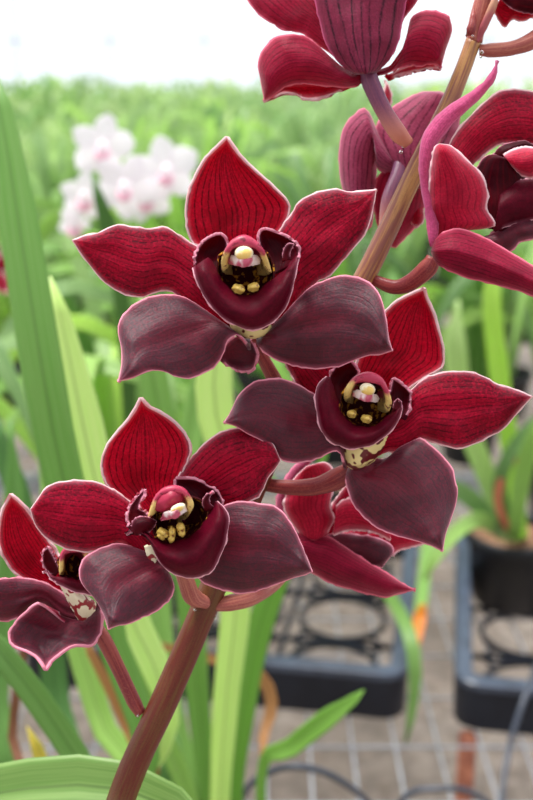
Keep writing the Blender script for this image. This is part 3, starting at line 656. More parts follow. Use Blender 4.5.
patch('petal', f8, [(378, 112), (381, 98), (384, 88), (386, 80)], [(386, 118), (392, 102), (392, 92), (386, 80)], M['petal'], D, base=-.4, tip=-.6, bulge=.2, seed=5, nu=14, nv=14)

# ---------- flower 9 (top right corner, mostly out of frame)
D = .362; parent_seed[0] = 9
f9 = pedicel([(480, 50, .358, 6), (492, 50, .357, 7.5), (512, 48, .357, 7.5), (533, 40, .357, 9), (555, 22, .36, 10), (566, 0, D, 8)], M['ped_peach'], 'dark flower cut off by the top right corner')
patch('sepal', f9, [(560, 5), (545, 12), (533, 18), (522, 22), (512, 20), (505, 28), (497, 19), (494, 10), (498, 2)], [(560, -20), (540, -25), (520, -18), (505, -8), (498, 2)], M['dorsal'], D, base=0, tip=.2, bulge=.3, seed=1)
patch('petal', f9, [(562, 5), (540, 14), (520, 12), (508, 6), (498, -5), (492, -22)], [(562, -20), (540, -35), (520, -45), (500, -40), (492, -22)], M['lobe'], D-.004, base=0, tip=.6, bulge=.5, seed=2)
patch('petal', f9, [(560, -5), (570, -30), (575, -60), (560, -85)], [(590, 0), (605, -30), (595, -65), (560, -85)], M['petal'], D, base=0, tip=.5, seed=3)

# ------------------------------------------------------------------ straps
def strap(name, pts, mat, parent, fold=.18, n=30, nu=8, nz=.0, face=None, thick=.0007, tag_=None):
    """pts: (Vector, halfwidth m); blade faces the camera side unless face given"""
    A = crom([tuple(p[0]) for p in pts], n)
    s = [0]
    for i in range(1, len(pts)): s.append(s[-1]+(Vector(pts[i][0])-Vector(pts[i-1][0])).length)
    vs, uvs, fs = [], [], []
    for j in range(n+1):
        x = j/n*s[-1]; w = pts[-1][1]
        for i in range(1, len(s)):
            if x <= s[i]+1e-9:
                f = (x-s[i-1])/(s[i]-s[i-1]); f = f*f*(3-2*f); w = pts[i-1][1]*(1-f)+pts[i][1]*f; break
        t = (A[min(n, j+1)]-A[max(0, j-1)]).normalized()
        fc = face if face is not None else (CAM-A[j]).normalized()
        sd = t.cross(fc).normalized(); nr = sd.cross(t)
        for i in range(nu+1):
            u = -1+2*i/nu
            vs.append(A[j]+sd*(w*u)-nr*(fold*w*(1-abs(u))))
            uvs.append((u, x*8))
    for j in range(n):
        for i in range(nu):
            k_ = j*(nu+1)+i
            fs.append((k_, k_+1, k_+nu+2, k_+nu+1))
    if name is None: return vs, fs, uvs
    o = mesh(name, vs, fs, mat, parent, uvs=uvs)
    m = o.modifiers.new('solid', 'SOLIDIFY'); m.thickness = thick; m.offset = 0
    return o
def pstrap(name, pts, mat, parent, start=None, **kw):
    """pts (px,py,D,width px)"""
    L = [(P(a, b, c), w/2*c/F) for a, b, c, w in pts]
    if start is not None: L = [(Vector(start), .006)]+L
    return strap(name, L, mat, parent, **kw)

def pot(parent, c, r=.065, h=.11, medium=True):
    """tapered black pot with rolled rim and bark, base at c"""
    prof = [(0, .002), (r*.78, .002), (r*.80, .006), (r*.93, h*.82), (r, h*.84), (r*1.02, h*.9), (r*1.02, h), (r*.96, h), (r*.93, h*.9), (r*.78, .012), (0, .012)]
    seg = 36; vs, fs = [], []
    for (a, z) in prof:
        for i in range(seg):
            t = 2*math.pi*i/seg; vs.append(Vector(c)+Vector((a*math.cos(t), a*math.sin(t), z)))
    for j in range(len(prof)-1):
        for i in range(seg):
            a = j*seg+i; b = j*seg+(i+1) % seg; fs.append((a, b, b+seg, a+seg))
    o = mesh('pot', vs, fs, M['pot'], parent)
    if medium:
        vs, fs = [], []; K = 14
        for j in range(K+1):
            for i in range(seg):
                t = 2*math.pi*i/seg; rr = r*.92*j/K
                z = h*.86+.008*noise.noise(Vector((rr*math.cos(t)*90, rr*math.sin(t)*90, c[0]*10)))*(1 if j < K else 0)
                vs.append(Vector(c)+Vector((rr*math.cos(t), rr*math.sin(t), z)))
        for j in range(K):
            for i in range(seg):
                a = j*seg+i; b = j*seg+(i+1) % seg; fs.append((a, b, b+seg, a+seg))
        tag(mesh('bark', vs, fs, M['bark'], parent), kind='stuff')
    return o
pot(orchid, POT0, .08, .14)
# broad leaf crossing the bottom left corner, and further blades of this plant below the frame
pstrap('leaf', [(-150, 900, .40, 40), (-60, 812, .39, 50), (20, 789, .385, 56), (90, 785, .38, 58), (150, 797, .375, 52), (200, 830, .37, 30), (240, 890, .36, 4)], M['leafd'], orchid, start=POT0+Vector((0, 0, .1)), fold=.25, face=Vector((0, -.75, .65)).normalized())
tag(orchid.children[-1], 'broad light green leaf arching across the bottom left corner')
strap('leaf', [(POT0+Vector((.01, .0, .1)), .008), (POT0+Vector((-.12, -.02, .25)), .012), (POT0+Vector((-.25, -.05, .30)), .011), (POT0+Vector((-.38, -.06, .24)), .002)], M['leaf'], orchid, face=Vector((0, -.3, 1)).normalized())
strap('leaf', [(POT0+Vector((.01, -.02, .1)), .008), (POT0+Vector((.03, -.13, .22)), .012), (POT0+Vector((.05, -.25, .24)), .011), (POT0+Vector((.06, -.36, .16)), .002)], M['leaf'], orchid, face=Vector((0, .3, 1)).normalized())

# ================================================================== neighbouring plants with traced blades
def plant(loc, label, group=None, r=.065, h=.11, name='potted_orchid'):
    e = empty(name, loc, label, 'orchid plant', group)
    pot(e, loc, r, h)
    return e
def S(e, dx=0, dy=0, z=.1): return wloc(e)+Vector((dx, dy, z))

# A: bright vertical blades between the stem and the tray
pa = plant(Vector((-.02, .70, 0)), 'orchid plant with bright upright blades rising behind the leaning stem')
pstrap('leaf', [(232, 800, .80, 22), (245, 700, .76, 24), (262, 620, .73, 26), (300, 520, .70, 22), (330, 440, .68, 4)], M['leafb'], pa, start=S(pa, .0, 0))
pstrap('leaf', [(220, 800, .78, 20), (226, 700, .72, 26), (236, 600, .68, 30), (232, 480, .64, 36), (214, 400, .62, 38), (222, 320, .61, 30), (235, 260, .61, 4)], M['leafp'], pa, start=S(pa, -.02, 0))
pstrap('leaf', [(210, 810, .84, 18), (200, 720, .82, 22), (193, 640, .80, 26), (186, 560, .78, 28), (165, 440, .76, 30), (152, 370, .75, 30), (140, 300, .75, 4)], M['leaf'], pa, start=S(pa, -.03, .01))
pstrap('leaf', [(200, 805, .84, 20), (178, 740, .85, 24), (162, 660, .86, 28), (158, 560, .87, 30), (190, 440, .88, 26), (200, 330, .88, 4)], M['leaf'], pa, start=S(pa, -.03, .02))
pstrap('leaf', [(262, 772, .76, 10), (290, 748, .74, 19), (325, 720, .72, 20), (350, 702, .71, 12), (364, 690, .705, 1)], M['leafb'], pa, start=S(pa, .02, -.01))
pstrap('leaf', [(262, 765, .80, 6), (264, 735, .82, 9), (272, 705, .83, 12), (262, 678, .83, 13), (230, 664, .83, 11), (185, 652, .83, 9), (140, 640, .83, 4)], M['dead'], pa, start=S(pa, .01, .01))
tag(pa.children[-1], 'withered brown leaf bent over')
pstrap('leaf', [(190, 810, .72, 18), (165, 740, .66, 20), (140, 690, .62, 18), (120, 640, .60, 14), (105, 600, .6, 2)], M['leaf'], pa, start=S(pa, -.04, -.01))

# B: left plant with the two large blades
pb = plant(Vector((-.30, .68, 0)), 'orchid plant at left with two tall pale blades reaching the top left')
pstrap('leaf', [(128, 800, .62, 26), (112, 640, .56, 30), (84, 540, .53, 36), (62, 474, .51, 40), (41, 362, .50, 42), (20, 230, .50, 40), (2, 120, .505, 28), (-12, 60, .51, 4)], M['leafm'], pb, start=S(pb, .02, 0), fold=.1)
pstrap('leaf', [(150, 760, .66, 26), (125, 600, .62, 34), (100, 500, .60, 40), (82, 420, .59, 40), (66, 340, .585, 26), (54, 290, .58, 14), (50, 276, .58, 2)], M['leafp'], pb, start=S(pb, .03, 0), fold=.1)
pstrap('leaf', [(125, 850, .60, 26), (84, 770, .55, 26), (42, 706, .52, 26), (0, 652, .50, 24), (-50, 600, .5, 18)], M['leaf'], pb, start=S(pb, .03, -.03), fold=.15)
tag(pb.children[-1], 'green blade slanting across the lower left corner')
pstrap('leaf', [(60, 830, .62, 20), (46, 775, .60, 16), (36, 745, .60, 12), (27, 726, .60, 1)], M['leafy'], pb, start=S(pb, 0, 0))
tag(pb.children[-1], 'short yellowing leaf tip')
pstrap('leaf', [(140, 790, .66, 6), (128, 735, .65, 9), (110, 690, .65, 10), (92, 655, .65, 9), (82, 630, .65, 3)], M['dead'], pb, start=S(pb, .02, .01))
pstrap('leaf', [(10, 800, .66, 8), (12, 740, .66, 9), (18, 680, .66, 8), (26, 640, .66, 7), (34, 600, .66, 2)], M['deadd'], pb, start=S(pb, -.02, 0))
pstrap('leaf', [(120, 800, .72, 22), (100, 720, .72, 24), (78, 640, .72, 26), (60, 560, .72, 24), (50, 470, .72, 22), (40, 400, .72, 4)], M['leaf'], pb, start=S(pb, .0, .03))
pstrap('leaf', [(60, 800, .78, 22), (56, 700, .80, 26), (44, 600, .80, 26), (20, 500, .80, 24), (-10, 420, .8, 18)], M['leafd'], pb, start=S(pb, -.02, .03))
pstrap('leaf', [(0, 800, .74, 22), (-4, 700, .74, 24), (6, 600, .74, 24), (14, 500, .74, 20), (10, 420, .74, 3)], M['leaf'], pb, start=S(pb, -.03, .01))
pstrap('leaf', [(160, 790, .76, 24), (140, 700, .78, 28), (112, 620, .80, 30), (90, 540, .82, 28), (70, 470, .84, 20), (60, 400, .84, 4)], M['leafd'], pb, start=S(pb, .04, .02))

# C: narrow blades right of centre over the trays
pc = plant(Vector((.16, 1.60, 0)), 'orchid plant behind the left tray, one blade drooping past it with a yellow patch')
for pts, m_ in [([(372, 572, 1.45, 10), (390, 596, 1.25, 12), (408, 630, 1.14, 14), (415, 665, 1.12, 14), (413, 705, 1.12, 10), (406, 742, 1.12, 3)], 'leafd'),
               ([(432, 500, 1.6, 10), (428, 540, 1.4, 11), (424, 580, 1.28, 12), (420, 612, 1.2, 12), (416, 640, 1.17, 8)], 'leaf'),
               ([(423, 604, 1.19, 6), (420, 618, 1.185, 13), (416, 640, 1.165, 11), (413, 656, 1.16, 1)], 'leafo')]:
    pstrap('leaf' if m_ != 'leafo' else 'leaf_tip', pts, M[m_], pc, start=S(pc) if m_ != 'leafo' else None)
tag(pc.children[-1], 'leaf tip turned yellow and orange')
for k_ in range(14):
    a = random.uniform(-.9, .9); ln = random.uniform(.3, .55)
    d = Vector((math.sin(a*1.6), random.uniform(-.4, .6), 0)); b0 = S(pc)
    strap('leaf', [(b0, .006), (b0+d*ln*.25+Vector((0, 0, ln*.5)), .011), (b0+d*ln*.6+Vector((0, 0, ln*.8)), .011), (b0+d*ln*.95+Vector((0, 0, ln*.75)), .002)], M[('leaf', 'leafb', 'leaff')[k_ % 3]], pc)

# D: plant standing in the right tray
pdl = G(512, 604, .012)
pd = plant(Vector((pdl.x, pdl.y+.02, .012)), 'orchid plant in a black pot standing in the right tray', r=.068, h=.11)
for pts, m_ in [([(505, 530, 1.40, 16), (488, 480, 1.38, 20), (466, 420, 1.34, 22), (455, 350, 1.3, 24), (458, 300, 1.3, 4)], 'leafp'),
               ([(520, 530, 1.40, 14), (512, 460, 1.38, 18), (500, 380, 1.34, 20), (492, 300, 1.3, 18), (500, 240, 1.3, 4)], 'leafb'),
               ([(500, 532, 1.40, 14), (478, 505, 1.33, 18), (455, 490, 1.27, 18), (430, 496, 1.2, 14), (412, 515, 1.18, 3)], 'leaff'),
               ([(515, 530, 1.38, 14), (524, 470, 1.33, 18), (540, 430, 1.3, 18), (566, 420, 1.3, 4)], 'leaf'),
               ([(497, 530, 1.40, 12), (480, 520, 1.30, 16), (458, 530, 1.24, 15), (436, 556, 1.2, 12), (424, 580, 1.2, 3)], 'leaf'),
               ([(510, 525, 1.40, 12), (500, 480, 1.36, 14), (520, 440, 1.34, 15), (560, 400, 1.34, 8)], 'leaff'),
               ([(508, 528, 1.38, 7), (498, 500, 1.36, 8), (505, 470, 1.36, 7), (522, 455, 1.36, 3)], 'dead')]:
    pstrap('leaf', pts, M[m_], pd, start=S(pd, random.uniform(-.02, .02), 0))

# E: left middle distance plant, F behind
def auto_plant(loc, nl, hh, label, group=None, mats=('leaf', 'leaff', 'leafb'), spread=.9, seed=0, wid=.011):
    rnd = random.Random(seed)
    e = plant(loc, label, group)
    for k_ in range(nl):
        az = 2*math.pi*k_/nl+rnd.uniform(-.3, .3); ln = hh*rnd.uniform(.7, 1.05); sp = rnd.uniform(.15, spread)
        d = Vector((math.cos(az), math.sin(az), 0)); b0 = S(e)+d*.015
        H_ = hh-.1
        f = rnd.uniform(.75, 1)
        pts = [(b0, .006), (b0+d*ln*sp*.15+Vector((0, 0, H_*.45*f)), wid), (b0+d*ln*sp*.45+Vector((0, 0, H_*.85*f)), wid*1.05), (b0+d*ln*sp*.8+Vector((0, 0, H_*(1-.3*sp)*f)), wid*.8), (b0+d*ln*sp*1.05+Vector((0, 0, H_*(1-.7*sp)*f)), .001)]
        strap('leaf', pts, M[mats[k_ % len(mats)]], e, face=(Vector((0, 0, 1))*.6-d*.4+Vector((0, -.5, 0))).normalized(), n=16, nu=4)
    return e
auto_plant(Vector((-.42, 1.12, 0)), 18, .60, 'bushy orchid plant at left behind the two tall pale blades', seed=1)
auto_plant(Vector((-.18, 1.22, 0)), 16, .52, 'orchid plant in the gap between the widest flower and the lower left flower', seed=2)
auto_plant(Vector((.52, 1.72, 0)), 18, .62, 'orchid plant behind the right tray at the right edge', seed=3)
auto_plant(Vector((-.12, 1.72, 0)), 16, .58, 'orchid plant behind the white pink orchid, nearest of the back rows on the left', seed=4)

# ================================================================== white and pink orchid, out of focus
wp = plant(Vector((-.20, 1.45, 0)), 'orchid plant with a cluster of white and pale pink blooms behind the widest flower', h=.11)
ptube('stem', [(150, 560, 1.40, 4), (168, 400, 1.25, 5), (172, 260, 1.18, 5), (160, 195, 1.15, 4), (120, 170, 1.14, 3), (98, 150, 1.14, 2)], M['leafb'], wp, n=40)
def white_flower(cx, cy, R_, D_, rot, seed, sq=1.0):
    parent_seed[0] = seed+20
    f = ptube('flower', [(cx, cy, D_+.006, 4), (cx+6, cy+10, D_+.02, 4), (cx*.5+80, cy+18, D_+.035, 3)], M['leafb'], wp, n=8, seg=8)
    f['label'] = 'white bloom with a pink lip'
    for k_ in range(5):
        a = math.radians(-90+72*k_)+rot
        w = R_*(.42 if k_ % 2 else .34)
        ca, sa = math.cos(a), math.sin(a)
        def q(r_, s_): return (cx+ca*r_-sa*s_, cy+(sa*r_+ca*s_)*sq)
        Lp = [q(0, -2), q(R_*.3, -w*.8), q(R_*.6, -w), q(R_*.85, -w*.6), q(R_, 0)]
        Rp = [q(0, 2), q(R_*.3, w*.8), q(R_*.6, w), q(R_*.85, w*.6), q(R_, 0)]
        patch('petal' if k_ in (1, 4) else 'sepal', f, Lp, Rp, M['white'], D_, tip=.8, bulge=.2, nu=10, nv=10, mat2=M['white'])
    patch('lip', f, [(cx-3, cy), (cx-8, cy+6), (cx-7, cy+13), (cx, cy+17)], [(cx+3, cy), (cx+8, cy+6), (cx+7, cy+13), (cx, cy+17)], M['wlip'], D_, base=1.0, tip=2.0, bulge=1.0, nu=8, nv=8, mat2=M['wlip'])
    ell('column', (cx, cy, 2.0), 6, 7, 16, M['white'], f, D_, seg=10)
for i, a in enumerate([(102, 146, 34, 1.12, .2), (166, 170, 36, 1.12, -.2), (124, 186, 36, 1.10, .5), (84, 196, 26, 1.16, .1), (74, 222, 17, 1.18, .4), (146, 196, 28, 1.14, .9)]):
    white_flower(*a, i)
pstrap('leaf', [(130, 420, 1.2, 14), (122, 300, 1.06, 16), (108, 225, 1.0, 18), (96, 190, .98, 10), (92, 174, .98, 1)], M['leafd'], wp, start=S(wp))
for k_ in range(9):
    a = 2*math.pi*k_/9; d = Vector((math.cos(a), math.sin(a)*.7, 0)); b0 = S(wp)
    strap('leaf', [(b0, .006), (b0+d*.06+Vector((0, 0, .22)), .011), (b0+d*.18+Vector((0, 0, .40)), .011), (b0+d*.33+Vector((0, 0, .38)), .001)], M[('leaf', 'leaff')[k_ % 2]], wp, n=16, nu=4)

# distant dark flower at the left edge
rp = plant(Vector((-.48, 1.50, 0)), 'orchid plant at the left edge with a blurred dark red bloom')
ptube('stem', [(-60, 560, 1.46, 4), (-40, 400, 1.3, 4), (-22, 300, 1.22, 4), (-16, 262, 1.2, 3)], M['ped_brown'], rp, n=20)
parent_seed[0] = 40
f = ptube('flower', [(-8, 262, 1.2, 3), (-12, 266, 1.21, 4), (-16, 272, 1.22, 3)], M['ped_brown'], rp, n=6, seg=8)
for k_ in range(5):
    a = math.radians(-90+72*k_); ca, sa = math.cos(a), math.sin(a)
    def q(r_, s_): return (-10+ca*r_-sa*s_, 268+sa*r_+ca*s_)
    patch('petal' if k_ in (1, 4) else 'sepal', f, [q(0, -2), q(12, -9), q(22, -9), q(32, 0)], [q(0, 2), q(12, 9), q(22, 9), q(32, 0)], M['petal'], 1.2, nu=8, nv=8)
for k_ in range(7):
    a = 2*math.pi*k_/7; d = Vector((math.cos(a), math.sin(a)*.7, 0)); b0 = S(rp)
    strap('leaf', [(b0, .006), (b0+d*.06+Vector((0, 0, .25)), .011), (b0+d*.18+Vector((0, 0, .45)), .011), (b0+d*.33+Vector((0, 0, .42)), .001)], M['leaf'], rp, n=16, nu=4)

# ================================================================== rows of orchid plants (copies)
protos = []
for vnt in range(6):
    rnd = random.Random(50+vnt)
    V, FF, UVS = [], [], []
    for k_ in range(26):
        az = rnd.uniform(0, 2*math.pi); H_ = rnd.uniform(.36, .60); sp = rnd.uniform(.08, .5)
        d = Vector((math.cos(az), math.sin(az), 0)); b0 = Vector((0, 0, .1))+d*.02
        ln = H_
        w_ = rnd.uniform(.008, .013)
        pts = [(b0, .006), (b0+d*ln*sp*.15+Vector((0, 0, H_*.5)), w_), (b0+d*ln*sp*.5+Vector((0, 0, H_*.9)), w_*1.05), (b0+d*ln*sp*.85+Vector((0, 0, H_*(1-.2*sp))), w_*.8), (b0+d*ln*sp*1.2+Vector((0, 0, H_*(1-.8*sp))), .001)]
        v_, f_, u_ = strap(None, pts, None, None, face=(Vector((0, 0, 1))*.6-d*.5+Vector((rnd.uniform(-.5, .5), -.4, 0))).normalized(), n=10, nu=2)
        o_ = len(V); V += v_; UVS += u_; FF += [tuple(x+o_ for x in g) for g in f_]
    protos.append((V, FF, UVS))
LBL = 'green strap-leaved orchid plant in the blurred back rows'
GRP = 'orchid plants in the back rows'
roots = []
for k_, (V, FF, UVS) in enumerate(protos):
    e = empty('strap_leaved_orchid', (0, 0, 0), LBL, 'orchid plant', GRP)
    mesh('foliage', V, FF, M[('leaff', 'leaff', 'leafb', 'leaff', 'leaf', 'leafp')[k_]], e, uvs=UVS, origin=(0, 0, 0))
    pot(e, (0, 0, 0), .065, .11, medium=False)
    roots.append(e)
spots = []
rnd = random.Random(5)
y = 1.98
while y < 9.5:
    hw = .30*y+.25
    stp = .20+.035*y
    x = -hw+rnd.uniform(0, stp)
    while x < hw:
        spots.append((x+rnd.uniform(-.02, .02), y+rnd.uniform(-.02, .02)))
        x += stp
    y += .22+.05*y
spots = [s for s in spots][:296]
for i, (x, y) in enumerate(spots):
    src = roots[i % 6] if i < 6 else roots[rnd.randrange(6)]
    if i < 6: e = src
    else:
        e = src.copy(); COL.objects.link(e)
        for ch in list(src.children):
            c = ch.copy(); COL.objects.link(c); c.parent = e
    e.location = (x, y, 0)
    e.rotation_euler = (0, 0, rnd.uniform(0, 6.28))
    s_ = rnd.uniform(.92, 1.05) * (1.0 if y < 4 else 1.03)
    e.scale = (s_, s_, s_*rnd.uniform(.95, 1.06))
print('field plants', len(spots))

# ================================================================== bench, trays, tubing
def box_vs(x0, x1, y0, y1, z0, z1):
    return [Vector(v) for v in [(x0, y0, z0), (x1, y0, z0), (x1, y1, z0), (x0, y1, z0), (x0, y0, z1), (x1, y0, z1), (x1, y1, z1), (x0, y1, z1)]], [(0, 3, 2, 1), (4, 5, 6, 7), (0, 1, 5, 4), (1, 2, 6, 5), (2, 3, 7, 6), (3, 0, 4, 7)]
class MB:
    def __init__(s): s.v = []; s.f = []
    def add(s, vf):
        o = len(s.v); s.v += vf[0]; s.f += [tuple(i+o for i in g) for g in vf[1]]
    def box(s, *a): s.add(box_vs(*a))
    def build(s, name, mat, parent=None, smooth=False): return mesh(name, s.v, s.f, mat, parent, smooth=smooth)
bench = empty('wire_mesh_bench', (0, 0, -.75), 'galvanised wire mesh bench top carrying the trays and pots', 'bench')
b_ = MB()
x = -3.4
while x <= 3.4:
    b_.box(x-.0013, x+.0013, .05, 10.2, -.0030, -.0004); x += .05
y = .05
while y <= 10.2:
    b_.box(-3.4, 3.4, y-.0013, y+.0013, -.0056, -.0030); y += .10
b_.build('wire_mesh', M['wire'], bench)
b_ = MB()
for xx in (-3.42, 3.40): b_.box(xx, xx+.03, .03, 10.22, -.04, 0)
for yy in (.02, 10.2): b_.box(-3.39, 3.40, yy, yy+.03, -.04, 0)
b_.build('frame', M['wire'], bench)
for yy in (1.9, 3.8, 5.7, 7.6):
    b_ = MB(); b_.box(-3.39, 3.39, yy, yy+.03, -.04, -.006); b_.build('crossbar', M['wire'], bench)
lg = G(468, 735, -.006)
for (xx, yy) in ((lg.x, lg.y), (-1.2, lg.y), (-3.38, .1), (3.38, .1), (-3.38, 10.1), (3.38, 10.1), (-1.2, 3.81), (1.2, 3.81), (-1.2, 7.61), (1.2, 7.61)):
    tube('leg', [(Vector((xx, yy, -.006)), .011), (Vector((xx, yy, -.75)), .011)], M['rust'], bench, n=2, seg=12)

def rrect(w, d, r, n=8):
    pts = []
    for cx, cy, a0 in ((w/2-r, d/2-r, 0), (-w/2+r, d/2-r, 90), (-w/2+r, -d/2+r, 180), (w/2-r, -d/2+r, 270)):
        for i in range(n+1):
            a = math.radians(a0+90*i/n); pts.append((cx+r*math.cos(a), cy+r*math.sin(a)))
    return pts
def tray(corner, yaw, w, d, label, side, h=.058, nx=3, ny=3, pitch=.135, rr=.055):
    """corner: world xy of the front corner; side=+1 the corner is the front right one, -1 front left"""
    ux = Vector((math.cos(yaw), math.sin(yaw), 0)); uy = Vector((-math.sin(yaw), math.cos(yaw), 0))
    c = Vector((corner.x, corner.y, 0))-ux*side*w/2+uy*d/2
    e = empty('nursery_tray', c, label, 'tray')
    T = lambda x, y, z: c+ux*x+uy*y+Vector((0, 0, z))
    prof = [(0, .001), (0, h), (-.006, h+.002), (-.014, h), (-.014, h-.006), (-.005, h-.008), (-.006, .001)]
    base = rrect(w, d, .03); n = len(base); vs = []; fs = []
    for (off, z) in prof:
        bb = rrect(w+2*off, d+2*off, max(.008, .03+off))
        vs += [T(x, y, z) for x, y in bb]
    for j in range(len(prof)):
        j2 = (j+1) % len(prof)
        for i in range(n):
            a = j*n+i; b = j*n+(i+1) % n; a2 = j2*n+i; b2 = j2*n+(i+1) % n
            fs.append((a, b, b2, a2))
    mesh('side_wall', vs, fs, M['black'], e, smooth=False)
    vs = []; fs = []
    for (off, z) in [(.001, h-.004), (.001, h+.004), (-.002, h+.006), (-.018, h+.006), (-.020, h+.003), (-.020, h-.002)]:
        vs += [T(x, y, z) for x, y in rrect(w+2*off, d+2*off, max(.008, .03+off))]
    for j in range(5):
        for i in range(n):
            a = j*n+i; b = j*n+(i+1) % n; fs.append((a, b, b+n, a+n))
    mesh('rim', vs, fs, M['traytop'], e, smooth=False)
    w, d = w-.05, d-.05
    g = MB()
    def bar(x0, y0, x1, y1, r=.004, z=.006): g.add(tube(None, [(T(x0, y0, z), r), (T(x1, y1, z), r)], None, n=2, seg=8))
    for i in range(nx+1):
        x = -w/2+w*i/nx
        if 0 < i < nx: bar(x, -d/2-.02, x, d/2+.02)
    for j in range(ny+1):
        y = -d/2+d*j/ny
        if 0 < j < ny: bar(-w/2-.02, y, w/2+.02, y)
    for i in range(nx):
        for j in range(ny):
            cx, cy = -w/2+w*(i+.5)/nx, -d/2+d*(j+.5)/ny
            r0 = min(w/nx, d/ny)/2-.004
            for a in range(4):
                t = math.radians(45+90*a); bar(cx+math.cos(t)*r0, cy+math.sin(t)*r0, cx+math.cos(t)*r0*1.3, cy+math.sin(t)*r0*1.3, .003)
    g.build('grid', M['black'], e, smooth=True)
    for i in range(nx):
        for j in range(ny):
            cx, cy = -w/2+w*(i+.5)/nx, -d/2+d*(j+.5)/ny
            r0 = min(w/nx, d/ny)/2-.004
            K = 32; rv = []; rf = []
            for k_ in range(K):
                t = 2*math.pi*k_/K
                for (rr_, z) in ((r0, .003), (r0, .011), (r0-.005, .011), (r0-.005, .003)): rv.append(T(cx+rr_*math.cos(t), cy+rr_*math.sin(t), z))
            for k_ in range(K):
                for m_ in range(4):
                    a = k_*4+m_; b = k_*4+(m_+1) % 4; a2 = ((k_+1) % K)*4+m_; b2 = ((k_+1) % K)*4+(m_+1) % 4
                    rf.append((a, a2, b2, b))
            mesh('ring', rv, rf, M['black'], e, smooth=False)
    return e
YAW = math.radians(-10)
tray(G(404, 722), YAW, .49, .45, 'black carry tray with empty pot rings, under the hanging flower', 1)
tray(G(453, 728), YAW, .49, .45, 'black carry tray at the right edge holding a potted orchid', -1)
tag(ptube('irrigation_tube', [(232, 830, 1.0, 3.5), (246, 790, .98, 3.5), (272, 771, .96, 3.5), (304, 767, .95, 3.5), (338, 779, .96, 3.5), (370, 805, 1.0, 3.5), (400, 850, 1.05, 3.5)], M['tube'], None, n=40), 'thin black tube arching up at the bottom, left of the rusty bench leg', 'tube')
tag(ptube('irrigation_tube', [(380, 850, 1.05, 3), (404, 798, 1.03, 3), (436, 789, 1.02, 3), (470, 792, 1.02, 3), (500, 815, 1.05, 3), (520, 860, 1.08, 3)], M['tube'], None, n=40), 'thin black tube just showing at the bottom edge under the right tray', 'tube')
tag(ptube('irrigation_tube', [(540, 660, 1.16, 3), (524, 700, 1.12, 3), (510, 745, 1.10, 3), (502, 800, 1.06, 3), (506, 860, 1.03, 3)], M['tube'], None, n=30), 'grey black tube hanging down over the front of the right tray', 'tube')

# ================================================================== setting
def floor_mat():
    k = NT('gravel_floor')
    tc = k.n('ShaderNodeTexCoord').outputs['Object']
    n1 = k.noise(tc, 3, 4); n2 = k.noise(tc, 26, 4, .7)
    vo = k.n('ShaderNodeTexVoronoi'); vo.inputs['Scale'].default_value = 26; k.l(tc, vo.inputs['Vector'])
    c = k.mix(k.ramp(n1, .35, .65), lin((164, 150, 140)), lin((134, 121, 111)))
    c = k.mix(k.ramp(n2, .45, .7), c, lin((126, 110, 98)))
    c = k.mix(k.math('MULTIPLY', k.ramp(vo.outputs['Distance'], .35, .75), .45), c, lin((96, 86, 80)))
    p = k.n('ShaderNodeBsdfPrincipled'); k.l(c, p.inputs['Base Color']); p.inputs['Roughness'].default_value = .9
    b = k.n('ShaderNodeBump'); b.inputs['Strength'].default_value = .6; b.inputs['Distance'].default_value = .01
    k.l(n2, b.inputs['Height']); k.l(b.outputs[0], p.inputs['Normal']); k.l(p.outputs[0], k.out.inputs[0]); return k.m
fl = MB(); fl.box(-8, 8, -3, 16, -.80, -.75)
o = fl.build('floor', floor_mat()); o['kind'] = 'structure'
# glazed end wall of the glasshouse, bars and a dwarf wall
M['bar'] = simple('white_bars', (236, 240, 244), .5, (222, 230, 238), 5)
M['base'] = simple('dwarf_wall', (222, 228, 226), .7, (206, 212, 210), 4)
def pane():
    k = NT('glazing'); t = k.n('ShaderNodeBsdfTransparent'); t.inputs[0].default_value = (.97, .985, 1, 1)
    g = k.n('ShaderNodeBsdfGlossy'); g.inputs['Roughness'].default_value = .05
    m = k.n('ShaderNodeMixShader'); m.inputs[0].default_value = .04
    k.l(t.outputs[0], m.inputs[1]); k.l(g.outputs[0], m.inputs[2]); k.l(m.outputs[0], k.out.inputs[0]); return k.m
M['pane'] = pane()
w_ = MB(); w_.box(-8, 8, 14, 14.15, -.75, .3)
o = w_.build('wall_back', M['base']); o['kind'] = 'structure'
w_ = MB()
for i in range(14): w_.box(-8+i*1.2, -7.97+i*1.2, 14.02, 14.10, .3, 5)
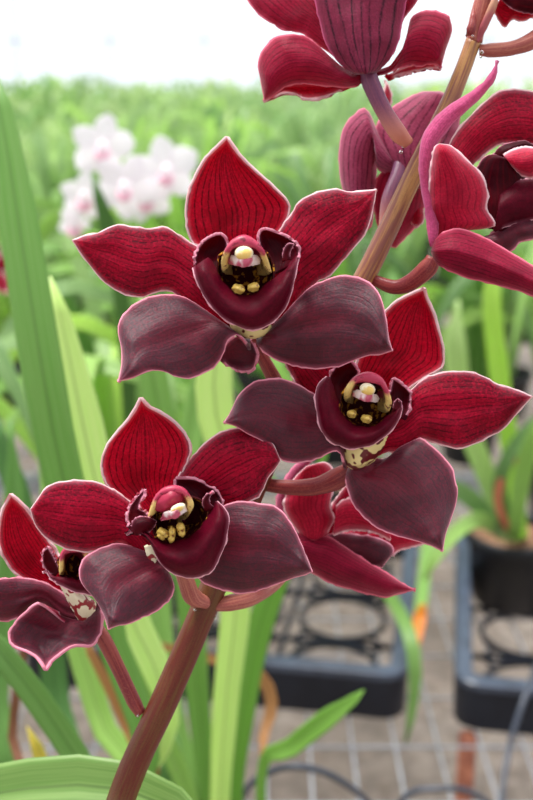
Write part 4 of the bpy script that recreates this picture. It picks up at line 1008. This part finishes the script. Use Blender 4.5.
for z in (1.1, 3.2): w_.box(-8, 8, 14.03, 14.09, z, z+.03)
o = w_.build('window_1', M['bar']); o['kind'] = 'structure'
w_ = MB(); w_.box(-8, 8, 14.055, 14.063, .3, 5)
g_ = w_.build('window_pane', M['pane'], o)

# ================================================================== light
w = bpy.data.worlds.new('World'); SC.world = w; w.use_nodes = True
nt = w.node_tree; nt.nodes.clear()
out = nt.nodes.new('ShaderNodeOutputWorld'); bg = nt.nodes.new('ShaderNodeBackground')
tc = nt.nodes.new('ShaderNodeTexCoord'); sx = nt.nodes.new('ShaderNodeSeparateXYZ'); nt.links.new(tc.outputs['Generated'], sx.inputs[0])
rp_ = nt.nodes.new('ShaderNodeValToRGB'); nt.links.new(sx.outputs[2], rp_.inputs[0])
rp_.color_ramp.elements[0].position = 0; rp_.color_ramp.elements[0].color = (.90, .94, .97, 1)
rp_.color_ramp.elements[1].position = .9; rp_.color_ramp.elements[1].color = (1.45, 1.48, 1.54, 1)
mr = nt.nodes.new('ShaderNodeMapRange'); nt.links.new(sx.outputs[1], mr.inputs[0])
mr.inputs[1].default_value = -.9; mr.inputs[2].default_value = .25; mr.inputs[3].default_value = .42; mr.inputs[4].default_value = 1.0
vm_ = nt.nodes.new('ShaderNodeVectorMath'); vm_.operation = 'SCALE'; nt.links.new(rp_.outputs[0], vm_.inputs[0]); nt.links.new(mr.outputs[0], vm_.inputs['Scale'])
nt.links.new(vm_.outputs[0], bg.inputs[0]); bg.inputs[1].default_value = 1.3
nt.links.new(bg.outputs[0], out.inputs[0])
sd = bpy.data.lights.new('sun', 'SUN'); sd.energy = 3.6; sd.angle = math.radians(18); sd.color = (1, .97, .93)
so = bpy.data.objects.new('sun', sd); COL.objects.link(so)
dirn = Vector((.32, -.12, -1))
so.rotation_euler = dirn.to_track_quat('-Z', 'Y').to_euler()
so.location = (-2, 1, 6)
vs_ = SC.view_settings
vs_.view_transform = 'Standard'; vs_.look = 'None'; vs_.exposure = 0.12; vs_.gamma = 1; vs_.use_curve_mapping = False
